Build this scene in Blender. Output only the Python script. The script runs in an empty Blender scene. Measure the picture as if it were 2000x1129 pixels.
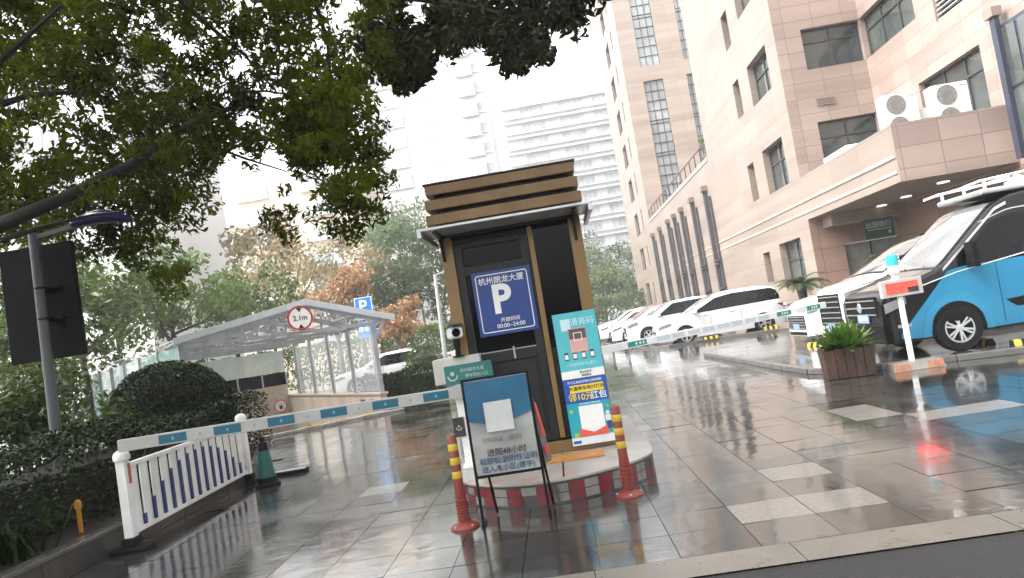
import bpy, bmesh, math, random
import numpy as np
from mathutils import Vector, Matrix
from mathutils.geometry import tessellate_polygon
random.seed(7)
RNG = np.random.default_rng(7)
S = bpy.context.scene
COL = S.collection
RAD = math.radians
# ------------------------------------------------------------------ camera
CAM_H = 1.55
YAW, PITCH, ROLL, FPX = RAD(2.77), RAD(3.18), RAD(9.2), 1444.0
fw = Vector((-math.sin(YAW)*math.cos(PITCH), math.cos(YAW)*math.cos(PITCH), math.sin(PITCH)))
rt = Vector((math.cos(YAW), math.sin(YAW), 0.0))
up = rt.cross(fw)
rt2 = rt*math.cos(ROLL) - up*math.sin(ROLL)
up2 = rt*math.sin(ROLL) + up*math.cos(ROLL)
cam = bpy.data.objects.new('camera', bpy.data.cameras.new('camera'))
COL.objects.link(cam)
cam.data.sensor_width = 36.0
cam.data.lens = 36.0*FPX/2000.0
cam.data.clip_start = 0.05
cam.data.clip_end = 3000
m = Matrix((rt2, up2, -fw)).transposed().to_4x4()
m.translation = Vector((0, 0, CAM_H))
cam.matrix_world = m
S.camera = cam

def at(px, py, Y):
    """world point at depth Y (metres along the street) that the photograph shows at px,py"""
    dx, dy = px-1000.0, py-564.5
    d = fw*FPX + rt2*dx - up2*dy
    t = Y/d.y
    return Vector((0, 0, CAM_H)) + d*t
# ------------------------------------------------------------------ world, sun, exposure
SUN_EL, SUN_AZ = RAD(52), RAD(-105)      # overcast; brightest part of the sky behind the tree, to the left
w = bpy.data.worlds.new('World'); S.world = w; w.use_nodes = True
nt = w.node_tree; nt.nodes.clear()
sky = nt.nodes.new('ShaderNodeTexSky'); sky.sky_type = 'NISHITA'; sky.sun_disc = False
sky.sun_elevation = SUN_EL; sky.sun_rotation = SUN_AZ
sky.air_density = 1.0; sky.dust_density = 6.0; sky.ozone_density = 1.0
hs = nt.nodes.new('ShaderNodeHueSaturation'); hs.inputs['Saturation'].default_value = 0.12
bg = nt.nodes.new('ShaderNodeBackground'); bg.inputs['Strength'].default_value = 0.15
wo = nt.nodes.new('ShaderNodeOutputWorld')
nt.links.new(sky.outputs[0], hs.inputs['Color']); nt.links.new(hs.outputs[0], bg.inputs[0]); nt.links.new(bg.outputs[0], wo.inputs[0])
sl = bpy.data.lights.new('sun', 'SUN'); sl.energy = 0.5; sl.angle = RAD(28); sl.color = (1.0, 0.97, 0.93)
so = bpy.data.objects.new('sun', sl); COL.objects.link(so)
sd = Vector((math.sin(SUN_AZ)*math.cos(SUN_EL), math.cos(SUN_AZ)*math.cos(SUN_EL), math.sin(SUN_EL)))
so.rotation_euler = (-sd).to_track_quat('-Z', 'Y').to_euler()
S.view_settings.view_transform = 'Standard'; S.view_settings.look = 'None'
S.view_settings.exposure = 2.28; S.view_settings.gamma = 1.0
S.cycles.use_denoising = True
S.cycles.max_bounces = 8; S.cycles.transparent_max_bounces = 12
S.cycles.volume_bounces = 1
# ------------------------------------------------------------------ materials
MATS = {}
def mat(name, col, rough=0.5, metal=0.0, var=0.12, vscale=3.0, bump=0.0, bscale=40.0, dirt=None, emit=None, alpha=1.0, trans=0.0, coat=0.0, spec=0.5, island=0.0, rvar=0.0):
    if name in MATS: return MATS[name]
    m = bpy.data.materials.new(name); m.use_nodes = True
    t = m.node_tree; N = t.nodes; L = t.links
    p = N['Principled BSDF']
    p.inputs['Roughness'].default_value = rough; p.inputs['Metallic'].default_value = metal
    p.inputs['Specular IOR Level'].default_value = spec
    p.inputs['Coat Weight'].default_value = coat
    p.inputs['Coat Roughness'].default_value = 0.04
    if trans: p.inputs['Transmission Weight'].default_value = trans
    if alpha < 1: p.inputs['Alpha'].default_value = alpha
    tc = N.new('ShaderNodeTexCoord')
    no = N.new('ShaderNodeTexNoise'); no.inputs['Scale'].default_value = vscale; no.inputs['Detail'].default_value = 6; no.inputs['Roughness'].default_value = 0.6
    L.new(tc.outputs['Object'], no.inputs['Vector'])
    mr = N.new('ShaderNodeMapRange'); mr.inputs[1].default_value = 0.3; mr.inputs[2].default_value = 0.7
    mr.inputs[3].default_value = 1-var; mr.inputs[4].default_value = 1+var
    L.new(no.outputs['Fac'], mr.inputs[0])
    mul = N.new('ShaderNodeVectorMath'); mul.operation = 'SCALE'
    mul.inputs[0].default_value = col[:3]
    src = mr.outputs[0]
    if island:
        g = N.new('ShaderNodeNewGeometry'); m2 = N.new('ShaderNodeMapRange')
        m2.inputs[3].default_value = 1-island; m2.inputs[4].default_value = 1+island
        L.new(g.outputs['Random Per Island'], m2.inputs[0])
        mm = N.new('ShaderNodeMath'); mm.operation = 'MULTIPLY'
        L.new(src, mm.inputs[0]); L.new(m2.outputs[0], mm.inputs[1]); src = mm.outputs[0]
    L.new(src, mul.inputs['Scale'])
    out = mul.outputs[0]
    if dirt:
        n2 = N.new('ShaderNodeTexNoise'); n2.inputs['Scale'].default_value = dirt[1]; n2.inputs['Detail'].default_value = 8
        mp = N.new('ShaderNodeMapping'); mp.inputs['Scale'].default_value = (1, 1, 0.25)
        L.new(tc.outputs['Object'], mp.inputs[0]); L.new(mp.outputs[0], n2.inputs['Vector'])
        r2 = N.new('ShaderNodeMapRange'); r2.inputs[1].default_value = 0.48; r2.inputs[2].default_value = 0.75; r2.inputs[4].default_value = dirt[2]
        L.new(n2.outputs['Fac'], r2.inputs[0])
        mx = N.new('ShaderNodeMix'); mx.data_type = 'RGBA'
        L.new(r2.outputs[0], mx.inputs['Factor']); L.new(out, mx.inputs['A']); mx.inputs['B'].default_value = (*dirt[0], 1)
        out = mx.outputs['Result']
    L.new(out, p.inputs['Base Color'])
    if rvar:
        r3 = N.new('ShaderNodeMapRange'); r3.inputs[1].default_value = 0.3; r3.inputs[2].default_value = 0.7
        r3.inputs[3].default_value = max(0.02, rough-rvar); r3.inputs[4].default_value = rough+rvar
        L.new(no.outputs['Fac'], r3.inputs[0]); L.new(r3.outputs[0], p.inputs['Roughness'])
    if bump:
        n3 = N.new('ShaderNodeTexNoise'); n3.inputs['Scale'].default_value = bscale; n3.inputs['Detail'].default_value = 4
        L.new(tc.outputs['Object'], n3.inputs['Vector'])
        b = N.new('ShaderNodeBump'); b.inputs['Strength'].default_value = bump; b.inputs['Distance'].default_value = 0.01
        L.new(n3.outputs['Fac'], b.inputs['Height']); L.new(b.outputs[0], p.inputs['Normal'])
    if emit:
        p.inputs['Emission Color'].default_value = (*emit[0], 1); p.inputs['Emission Strength'].default_value = emit[1]
    MATS[name] = m
    return m

def leaf_mat(name, c1, c2, rough=0.35, trans=0.35, spec=0.5):
    if name in MATS: return MATS[name]
    m = bpy.data.materials.new(name); m.use_nodes = True
    t = m.node_tree; N = t.nodes; L = t.links
    p = N['Principled BSDF']; out = N['Material Output']
    g = N.new('ShaderNodeNewGeometry')
    cr = N.new('ShaderNodeValToRGB'); cr.color_ramp.elements[0].color = (*c1, 1); cr.color_ramp.elements[1].color = (*c2, 1)
    tc = N.new('ShaderNodeTexCoord'); no = N.new('ShaderNodeTexNoise'); no.inputs['Scale'].default_value = 1.1; no.inputs['Detail'].default_value = 3  # soft noise paints glowing and shaded patches into the leaf colour
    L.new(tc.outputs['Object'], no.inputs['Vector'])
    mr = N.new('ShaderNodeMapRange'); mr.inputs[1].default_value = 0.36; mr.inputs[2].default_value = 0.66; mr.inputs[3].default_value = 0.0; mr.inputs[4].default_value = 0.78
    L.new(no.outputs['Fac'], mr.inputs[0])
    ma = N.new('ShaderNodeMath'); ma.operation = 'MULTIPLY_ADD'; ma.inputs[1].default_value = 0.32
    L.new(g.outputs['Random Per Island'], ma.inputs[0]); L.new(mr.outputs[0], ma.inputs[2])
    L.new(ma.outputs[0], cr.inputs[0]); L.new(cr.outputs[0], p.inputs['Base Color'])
    p.inputs['Roughness'].default_value = rough; p.inputs['Specular IOR Level'].default_value = spec
    tr = N.new('ShaderNodeBsdfTranslucent'); L.new(cr.outputs[0], tr.inputs['Color'])
    mx = N.new('ShaderNodeMixShader'); mx.inputs[0].default_value = trans
    L.new(p.outputs[0], mx.inputs[1]); L.new(tr.outputs[0], mx.inputs[2]); L.new(mx.outputs[0], out.inputs[0])
    MATS[name] = m
    return m

def stone_mat(name, col, bw=1.1, bh=0.6, joint=0.35, swap=False, amt=0.14):
    """polished stone cladding panels with thin joints; (x+y, z) laid out in object space"""
    if name in MATS: return MATS[name]
    m = bpy.data.materials.new(name); m.use_nodes = True
    t = m.node_tree; N = t.nodes; L = t.links
    p = N['Principled BSDF']; p.inputs['Roughness'].default_value = 0.38
    tc = N.new('ShaderNodeTexCoord'); sx = N.new('ShaderNodeSeparateXYZ'); L.new(tc.outputs['Object'], sx.inputs[0])
    ad = N.new('ShaderNodeMath'); ad.operation = 'ADD'; L.new(sx.outputs[0], ad.inputs[0]); L.new(sx.outputs[1], ad.inputs[1])
    cb = N.new('ShaderNodeCombineXYZ'); L.new(ad.outputs[0], cb.inputs[0]); L.new(sx.outputs[2], cb.inputs[1])
    br = N.new('ShaderNodeTexBrick'); br.offset = 0.0; br.squash = 1.0
    br.inputs['Scale'].default_value = 1.0; br.inputs['Brick Width'].default_value = bw; br.inputs['Row Height'].default_value = bh
    br.inputs['Mortar Size'].default_value = 0.012; br.inputs['Mortar Smooth'].default_value = 0.1; br.inputs['Bias'].default_value = 0.0
    a = [c*(1-amt) for c in col]; b = [c*(1+amt) for c in col]
    br.inputs['Color1'].default_value = (*a, 1); br.inputs['Color2'].default_value = (*b, 1)
    br.inputs['Mortar'].default_value = (*[c*joint for c in col], 1)
    L.new(cb.outputs[0], br.inputs['Vector'])
    no = N.new('ShaderNodeTexNoise'); no.inputs['Scale'].default_value = 1.0; no.inputs['Detail'].default_value = 7
    mp = N.new('ShaderNodeMapping'); mp.inputs['Scale'].default_value = (0.10, 0.10, 1.5); L.new(tc.outputs['Object'], mp.inputs[0]); L.new(mp.outputs[0], no.inputs['Vector'])
    mr = N.new('ShaderNodeMapRange'); mr.inputs[1].default_value = 0.3; mr.inputs[2].default_value = 0.7; mr.inputs[3].default_value = 0.84; mr.inputs[4].default_value = 1.16
    L.new(no.outputs['Fac'], mr.inputs[0])
    sc = N.new('ShaderNodeVectorMath'); sc.operation = 'SCALE'; L.new(br.outputs['Color'], sc.inputs[0]); L.new(mr.outputs[0], sc.inputs['Scale'])
    L.new(sc.outputs[0], p.inputs['Base Color'])
    bu = N.new('ShaderNodeBump'); bu.inputs['Strength'].default_value = 0.4; bu.inputs['Distance'].default_value = 0.01; bu.invert = True
    L.new(br.outputs['Fac'], bu.inputs['Height']); L.new(bu.outputs[0], p.inputs['Normal'])
    MATS[name] = m
    return m

def wet_tile_mat(name, c1, c2, r1, r2, spec=0.7):
    if name in MATS: return MATS[name]
    m = bpy.data.materials.new(name); m.use_nodes = True
    t = m.node_tree; N = t.nodes; L = t.links
    p = N['Principled BSDF']; p.inputs['Specular IOR Level'].default_value = spec; p.inputs['Coat Weight'].default_value = 0.6; p.inputs['Coat Roughness'].default_value = 0.075; p.inputs['Coat IOR'].default_value = 1.4
    g = N.new('ShaderNodeNewGeometry'); tc = N.new('ShaderNodeTexCoord')
    cr = N.new('ShaderNodeValToRGB'); cr.color_ramp.elements[0].color = (*c1, 1); cr.color_ramp.elements[1].color = (*c2, 1)
    L.new(g.outputs['Random Per Island'], cr.inputs[0])
    fine = N.new('ShaderNodeTexNoise'); fine.inputs['Scale'].default_value = 22; fine.inputs['Detail'].default_value = 8; L.new(tc.outputs['Object'], fine.inputs['Vector'])
    fm = N.new('ShaderNodeMapRange'); fm.inputs[1].default_value = 0.3; fm.inputs[2].default_value = 0.7; fm.inputs[3].default_value = 0.7; fm.inputs[4].default_value = 1.3; L.new(fine.outputs['Fac'], fm.inputs[0])
    sc = N.new('ShaderNodeVectorMath'); sc.operation = 'SCALE'; L.new(cr.outputs[0], sc.inputs[0]); L.new(fm.outputs[0], sc.inputs['Scale'])
    L.new(sc.outputs[0], p.inputs['Base Color'])
    # water film: broad patches decide how glossy the slab is
    no = N.new('ShaderNodeTexNoise'); no.inputs['Scale'].default_value = 0.8; no.inputs['Detail'].default_value = 7; no.inputs['Distortion'].default_value = 0.9
    L.new(tc.outputs['Object'], no.inputs['Vector'])
    mr = N.new('ShaderNodeMapRange'); mr.inputs[1].default_value = 0.38; mr.inputs[2].default_value = 0.66; mr.inputs[3].default_value = r1; mr.inputs[4].default_value = r2
    L.new(no.outputs['Fac'], mr.inputs[0])
    rr = N.new('ShaderNodeMath'); rr.operation = 'MULTIPLY_ADD'; rr.inputs[1].default_value = 0.06; L.new(fine.outputs['Fac'], rr.inputs[0]); L.new(mr.outputs[0], rr.inputs[2])
    L.new(rr.outputs[0], p.inputs['Roughness'])
    rip = N.new('ShaderNodeTexNoise'); rip.inputs['Scale'].default_value = 5.0; rip.inputs['Detail'].default_value = 3; L.new(tc.outputs['Object'], rip.inputs['Vector'])
    b = N.new('ShaderNodeBump'); b.inputs['Strength'].default_value = 0.16; b.inputs['Distance'].default_value = 0.02
    L.new(rip.outputs['Fac'], b.inputs['Height'])
    b2 = N.new('ShaderNodeBump'); b2.inputs['Strength'].default_value = 0.02; b2.inputs['Distance'].default_value = 0.004
    L.new(fine.outputs['Fac'], b2.inputs['Height']); L.new(b.outputs[0], b2.inputs['Normal']); L.new(b2.outputs[0], p.inputs['Normal'])
    MATS[name] = m
    return m

M = dict(
    white=mat('white_paint', (0.78, 0.78, 0.76), 0.35, dirt=((0.35, 0.33, 0.3), 3, 0.35)),
    steel=mat('grey_steel', (0.33, 0.34, 0.35), 0.4, 0.3, dirt=((0.15, 0.14, 0.13), 4, 0.5)),
    galv=mat('galvanised', (0.5, 0.52, 0.53), 0.35, 0.6),
    dark=mat('dark_metal', (0.010, 0.0105, 0.0115), 0.45, spec=0.35),
    black=mat('black_plastic', (0.004, 0.004, 0.0045), 0.5, spec=0.2),
    rubber=mat('rubber', (0.009, 0.009, 0.0095), 0.8, spec=0.25, bump=0.2, bscale=90),
    glassd=mat('dark_glass', (0.002, 0.0025, 0.003), 0.04, spec=0.15),
    glassw=mat('window_glass', (0.05, 0.058, 0.054), 0.04, spec=0.8, var=0.5, vscale=0.5),
    glassc=mat('car_glass', (0.005, 0.0055, 0.006), 0.05, spec=0.2),
    wscreen=mat('windscreen', (0.17, 0.175, 0.18), 0.06, spec=1.0, coat=1.0),  # pale base paints in the bright sky that the glass reflects
    gold=mat('bronze_panel', (0.15, 0.085, 0.034), 0.42, 0.25, var=0.2, dirt=((0.08, 0.045, 0.02), 5, 0.5)),
    mull=mat('bronze_mullion', (0.20, 0.12, 0.042), 0.38, 0.25),
    blue=mat('sign_blue', (0.006, 0.038, 0.19), 0.3, var=0.06),
    signw=mat('sign_white', (0.72, 0.72, 0.7), 0.4, var=0.05),
    red=mat('red_paint', (0.42, 0.02, 0.02), 0.45, dirt=((0.1, 0.03, 0.03), 9, 0.5)),
    orange=mat('bollard_orange', (0.16, 0.023, 0.014), 0.42, dirt=((0.12, 0.03, 0.02), 14, 0.45)),
    yellow=mat('reflective_yellow', (0.45, 0.32, 0.02), 0.4, dirt=((0.2, 0.14, 0.03), 14, 0.5)),
    stone=stone_mat('facade_stone', (0.285, 0.218, 0.186), joint=0.62),
    stonel=stone_mat('facade_stone_dimmed', (0.225, 0.182, 0.152), 2.2, 0.9, 0.6, amt=0.07),  # same stone, colour dimmed to offset stronger light on the street face
    cream=mat('cream_band', (0.34, 0.29, 0.245), 0.45),
    soffit=mat('soffit', (0.22, 0.17, 0.14), 0.5),
    porch=stone_mat('porch_stone', (0.24, 0.155, 0.12), 1.2, 0.9, 0.5),
    frame=mat('window_frame', (0.035, 0.037, 0.04), 0.4),
    carw=mat('car_white', (0.56, 0.56, 0.555), 0.22, coat=0.8, var=0.03),
    carr=mat('car_pink', (0.50, 0.13, 0.15), 0.22, coat=0.8, var=0.03),
    carb=mat('car_black', (0.005, 0.005, 0.0055), 0.2, coat=0.15, spec=0.3, var=0.03),
    cars=mat('car_silver', (0.35, 0.36, 0.37), 0.25, 0.5, coat=0.8, var=0.03),
    vblue=mat('van_blue', (0.012, 0.19, 0.34), 0.28, coat=0.6, var=0.06),
    vblue2=mat('van_blue_flare', (0.022, 0.21, 0.36), 0.35, coat=0.3, var=0.06),
    chrome=mat('chrome', (0.40, 0.405, 0.41), 0.2, 0.5, var=0.05),
    alloy=mat('alloy', (0.62, 0.63, 0.64), 0.28, 0.8, var=0.08),
    plate=mat('plate_blue', (0.16, 0.25, 0.42), 0.35),
    lampg=mat('lamp_lens', (0.20, 0.21, 0.22), 0.1, 0.3, coat=0.6),
    tail=mat('tail_lens', (0.30, 0.008, 0.02), 0.15, coat=1.0),
    wood=mat('planter_wood', (0.062, 0.030, 0.018), 0.5, var=0.35, vscale=6, bump=0.3, bscale=30, island=0.3, dirt=((0.03, 0.018, 0.012), 6, 0.7)),
    soil=mat('soil', (0.03, 0.022, 0.016), 0.9, var=0.4, bump=1.0, bscale=12),
    conc=mat('concrete', (0.26, 0.25, 0.23), 0.4, var=0.2, dirt=((0.08, 0.075, 0.07), 2, 0.7), bump=0.2),
    island=mat('island_top', (0.30, 0.28, 0.255), 0.30, var=0.12, dirt=((0.2, 0.16, 0.12), 3, 0.5), bump=0.1),
    cteal=mat('booth_teal', (0.012, 0.13, 0.12), 0.4, dirt=((0.01, 0.05, 0.05), 5, 0.5)),
    turq=mat('poster_turquoise', (0.075, 0.42, 0.47), 0.35, var=0.05),
    bark=mat('bark', (0.012, 0.010, 0.008), 0.8, var=0.5, vscale=9, bump=0.8, bscale=30),
    barkl=mat('bark_pale', (0.12, 0.095, 0.07), 0.8, var=0.4, vscale=5),
    pine=mat('trunk_fibre', (0.035, 0.03, 0.025), 0.9, var=0.6, vscale=14, bump=1.0, bscale=20),
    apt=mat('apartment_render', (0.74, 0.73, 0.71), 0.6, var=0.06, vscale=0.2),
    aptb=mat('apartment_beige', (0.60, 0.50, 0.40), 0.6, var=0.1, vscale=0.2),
    aptg=mat('apartment_glass', (0.44, 0.46, 0.48), 0.15, var=0.3, vscale=0.4),  # lightened so that part of the distant haze is in the colour
    aptl=mat('apartment_line', (0.52, 0.525, 0.53), 0.5),  # floor bands paled, their haze fade painted into the colour
    tealg=mat('teal_glass', (0.02, 0.16, 0.16), 0.1),
    beige=mat('ramp_wall', (0.42, 0.35, 0.28), 0.45, dirt=((0.16, 0.13, 0.10), 1.5, 0.6)),
    roofp=mat('canopy_sheet', (0.62, 0.65, 0.65), 0.3, alpha=0.28, var=0.08, dirt=((0.25, 0.25, 0.24), 2, 0.5)),
    panelp=leaf_mat('end_sheet', (0.40, 0.43, 0.42), (0.44, 0.46, 0.46), 0.3, 0.6),
    glassg=mat('green_glass', (0.20, 0.30, 0.265), 0.05, alpha=0.6, spec=0.6, var=0.1),
    glassk=mat('clear_panel', (0.75, 0.80, 0.80), 0.04, alpha=0.22, spec=0.6, var=0.1),
    lampb=mat('lamp_head_blue', (0.02, 0.015, 0.10), 0.25, coat=0.6),
    polec=mat('pole_grey', (0.075, 0.078, 0.085), 0.5),
    acw=mat('ac_white', (0.76, 0.74, 0.70), 0.45, var=0.04),
    acf=mat('ac_fan', (0.23, 0.22, 0.20), 0.5, var=0.2, vscale=12),
    conet=mat('cone_teal', (0.015, 0.13, 0.11), 0.5, dirt=((0.01, 0.04, 0.04), 6, 0.5)),
    boomw=mat('boom_white', (0.36, 0.355, 0.335), 0.35, dirt=((0.3, 0.28, 0.25), 4, 0.5)),
    boomb=mat('boom_teal', (0.010, 0.095, 0.15), 0.35, dirt=((0.02, 0.08, 0.1), 6, 0.5)),
    boomg=mat('boom_green', (0.01, 0.24, 0.20), 0.35),
    fblue=mat('fence_blue', (0.005, 0.028, 0.14), 0.4),
    refl=mat('reflector_orange', (0.36, 0.075, 0.03), 0.25),
    cloth=mat('vinyl_grey', (0.25, 0.255, 0.24), 0.25, var=0.12, vscale=2.5, bump=0.5, bscale=5),
    clothb=mat('vinyl_blue', (0.014, 0.085, 0.16), 0.22, var=0.25, vscale=3, bump=0.5, bscale=5),
    asph=mat('wet_asphalt', (0.014, 0.014, 0.015), 0.45, var=0.3, vscale=40, bump=0.9, bscale=160, rvar=0.1),
    band=mat('granite_band', (0.13, 0.118, 0.10), 0.35, var=0.15, vscale=6, bump=0.1, rvar=0.12, dirt=((0.2, 0.17, 0.14), 1.2, 0.6)),
    base=wet_tile_mat('wet_ground', (0.03, 0.03, 0.029), (0.04, 0.038, 0.035), 0.10, 0.3),
    tile=wet_tile_mat('wet_slab', (0.018, 0.018, 0.0175), (0.046, 0.043, 0.039), 0.03, 0.24, 1.0),
    tiled=wet_tile_mat('drier_slab', (0.15, 0.137, 0.12), (0.18, 0.163, 0.145), 0.30, 0.45),
    plat=wet_tile_mat('wet_parking_pavement', (0.06, 0.056, 0.051), (0.07, 0.065, 0.06), 0.05, 0.25),
    signt=mat('sign_dark_green', (0.012, 0.055, 0.04), 0.4),
    letter=mat('pale_letter', (0.36, 0.40, 0.36), 0.5),
    pink=mat('notice_pink', (0.55, 0.33, 0.29), 0.5),
    brown=mat('notice_brown', (0.10, 0.065, 0.055), 0.5),
    nblue=mat('text_navy', (0.012, 0.05, 0.13), 0.5),
    nblack=mat('text_black', (0.02, 0.02, 0.02), 0.5),
    pblue=mat('poster_blue', (0.012, 0.075, 0.36), 0.35, var=0.1),
    pteal=mat('poster_teal', (0.015, 0.30, 0.38), 0.35, var=0.1),
    pyel=mat('poster_yellow', (0.70, 0.52, 0.04), 0.4),
    pred=mat('poster_red', (0.62, 0.09, 0.06), 0.4),
    mat_o=mat('door_mat', (0.38, 0.17, 0.045), 0.6, var=0.2, vscale=10, bump=0.6, bscale=60),
    ledp=mat('led_panel', (0.42, 0.41, 0.38), 0.45),
    ledo=mat('led_off', (0.03, 0.03, 0.028), 0.4),
    lede=mat('led_red', (0.55, 0.02, 0.015), 0.4, emit=((1.0, 0.03, 0.02), 1.6)),
    turqc=mat('turquoise_cap', (0.05, 0.50, 0.52), 0.3),
    rust=mat('base_stripe', (0.34, 0.10, 0.035), 0.5, var=0.3, vscale=14),
    dl=mat('downlight', (0.8, 0.78, 0.72), 0.5, emit=((1, 0.93, 0.8), 0.35)),
)
LEAF = dict(
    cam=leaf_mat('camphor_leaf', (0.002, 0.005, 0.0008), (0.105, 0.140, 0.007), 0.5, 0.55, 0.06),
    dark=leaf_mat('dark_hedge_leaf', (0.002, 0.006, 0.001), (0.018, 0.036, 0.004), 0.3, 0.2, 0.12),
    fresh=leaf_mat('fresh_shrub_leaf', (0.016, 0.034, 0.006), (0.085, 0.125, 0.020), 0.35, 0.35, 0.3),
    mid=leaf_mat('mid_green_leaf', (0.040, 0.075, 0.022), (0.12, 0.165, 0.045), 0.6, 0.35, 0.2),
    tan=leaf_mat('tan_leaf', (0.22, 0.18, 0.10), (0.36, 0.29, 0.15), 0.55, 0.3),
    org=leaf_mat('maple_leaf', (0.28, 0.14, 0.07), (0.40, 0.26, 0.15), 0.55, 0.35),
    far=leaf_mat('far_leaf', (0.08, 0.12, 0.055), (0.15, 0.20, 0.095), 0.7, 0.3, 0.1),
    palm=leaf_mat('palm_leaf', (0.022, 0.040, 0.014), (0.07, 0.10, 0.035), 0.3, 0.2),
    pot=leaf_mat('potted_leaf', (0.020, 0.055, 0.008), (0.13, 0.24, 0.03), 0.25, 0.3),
)
# ------------------------------------------------------------------ mesh helpers
class MB:
    def __init__(s): s.v = []; s.f = []; s.mi = []; s.cur = 0
    def add(s, vs, fs):
        o = len(s.v); s.v += [tuple(v) for v in vs]
        for f in fs: s.f.append([o+i for i in f]); s.mi.append(s.cur)
        return s
    def box(s, x0, x1, y0, y1, z0, z1):
        vs = [(x, y, z) for z in (z0, z1) for y in (y0, y1) for x in (x0, x1)]
        return s.add(vs, [(0, 2, 3, 1), (4, 5, 7, 6), (0, 1, 5, 4), (2, 6, 7, 3), (0, 4, 6, 2), (1, 3, 7, 5)])
    def obox(s, c, size, mt=None):
        hx, hy, hz = [a/2 for a in size]
        mt = mt or Matrix.Identity(3)
        vs = [Vector(c)+mt @ Vector((x, y, z)) for z in (-hz, hz) for y in (-hy, hy) for x in (-hx, hx)]
        return s.add(vs, [(0, 2, 3, 1), (4, 5, 7, 6), (0, 1, 5, 4), (2, 6, 7, 3), (0, 4, 6, 2), (1, 3, 7, 5)])
    def bar(s, a, b, wx, wz, upv=(0, 0, 1)):
        a = Vector(a); b = Vector(b); d = (b-a); L = d.length; d.normalize()
        x = d.cross(Vector(upv)); x = x.normalized() if x.length > 1e-5 else Vector((1, 0, 0)); z = x.cross(d)
        mt = Matrix((x, d, z)).transposed()
        return s.obox((a+b)/2, (wx, L, wz), mt)
    def path(s, pts, rs, n=8, caps=True):
        pts = [Vector(p) for p in pts]
        if not hasattr(rs, '__len__'): rs = [rs]*len(pts)
        prev = None; rings = []
        for i, p in enumerate(pts):
            d = (pts[min(i+1, len(pts)-1)]-pts[max(i-1, 0)]).normalized()
            ref = prev if prev is not None else (Vector((0, 0, 1)) if abs(d.z) < 0.9 else Vector((1, 0, 0)))
            x = (ref-d*ref.dot(d)).normalized(); y = d.cross(x); prev = x
            rings.append([p+(x*math.cos(2*math.pi*k/n)+y*math.sin(2*math.pi*k/n))*rs[i] for k in range(n)])
        vs = [v for r in rings for v in r]; fs = []
        for i in range(len(pts)-1):
            for k in range(n):
                fs.append((i*n+k, i*n+(k+1) % n, (i+1)*n+(k+1) % n, (i+1)*n+k))
        if caps: fs.append(tuple(range(n))[::-1]); fs.append(tuple(range((len(pts)-1)*n, len(pts)*n)))
        return s.add(vs, fs)
    def lathe(s, prof, n=24, c=(0, 0, 0), axis='z', caps=True):
        vs = []; fs = []
        for r, h in prof:
            for k in range(n):
                a = 2*math.pi*k/n; u, v = r*math.cos(a), r*math.sin(a)
                q = (u, v, h) if axis == 'z' else ((u, h, v) if axis == 'y' else (h, u, v))
                vs.append((q[0]+c[0], q[1]+c[1], q[2]+c[2]))
        for i in range(len(prof)-1):
            for k in range(n):
                fs.append((i*n+k, i*n+(k+1) % n, (i+1)*n+(k+1) % n, (i+1)*n+k))
        if caps: fs.append(tuple(range(n))[::-1]); fs.append(tuple(range((len(prof)-1)*n, len(prof)*n)))
        return s.add(vs, fs)
    def prism(s, pts, y0, y1, plane='xz'):
        def q(a, b, y): return (a, y, b) if plane == 'xz' else ((a, b, y) if plane == 'xy' else (y, a, b))
        n = len(pts); vs = [q(a, b, y0) for a, b in pts]+[q(a, b, y1) for a, b in pts]
        tris = tessellate_polygon([[Vector((a, b, 0)) for a, b in pts]])
        fs = [tuple(t) for t in tris]+[tuple(i+n for i in reversed(t)) for t in tris]
        for i in range(n): j = (i+1) % n; fs.append((i, j, j+n, i+n))
        return s.add(vs, fs)
    def quad(s, a, b, c, d): return s.add([a, b, c, d], [(0, 1, 2, 3)])
    def build(s, name, m, parent=None, smooth=False, bevel=0.0, recalc=True, loc=None, rot=None):
        me = bpy.data.meshes.new(name)
        me.from_pydata(s.v, [], s.f)
        ms = m if isinstance(m, (list, tuple)) else [m]
        for x in ms: me.materials.append(x)
        if len(ms) > 1: me.polygons.foreach_set('material_index', s.mi)
        if recalc:
            bm = bmesh.new(); bm.from_mesh(me); bmesh.ops.recalc_face_normals(bm, faces=bm.faces); bm.to_mesh(me); bm.free()
        if smooth:
            me.polygons.foreach_set('use_smooth', [True]*len(me.polygons))
            try: me.set_sharp_from_angle(angle=RAD(smooth if smooth is not True else 40))
            except Exception: pass
        me.update()
        o = bpy.data.objects.new(name, me); COL.objects.link(o)
        if parent: o.parent = parent
        if loc is not None: o.location = loc
        if rot is not None: o.rotation_euler = rot
        if bevel:
            b = o.modifiers.new('bevel', 'BEVEL'); b.width = bevel; b.segments = 2; b.limit_method = 'ANGLE'; b.angle_limit = RAD(35)
        return o

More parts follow.
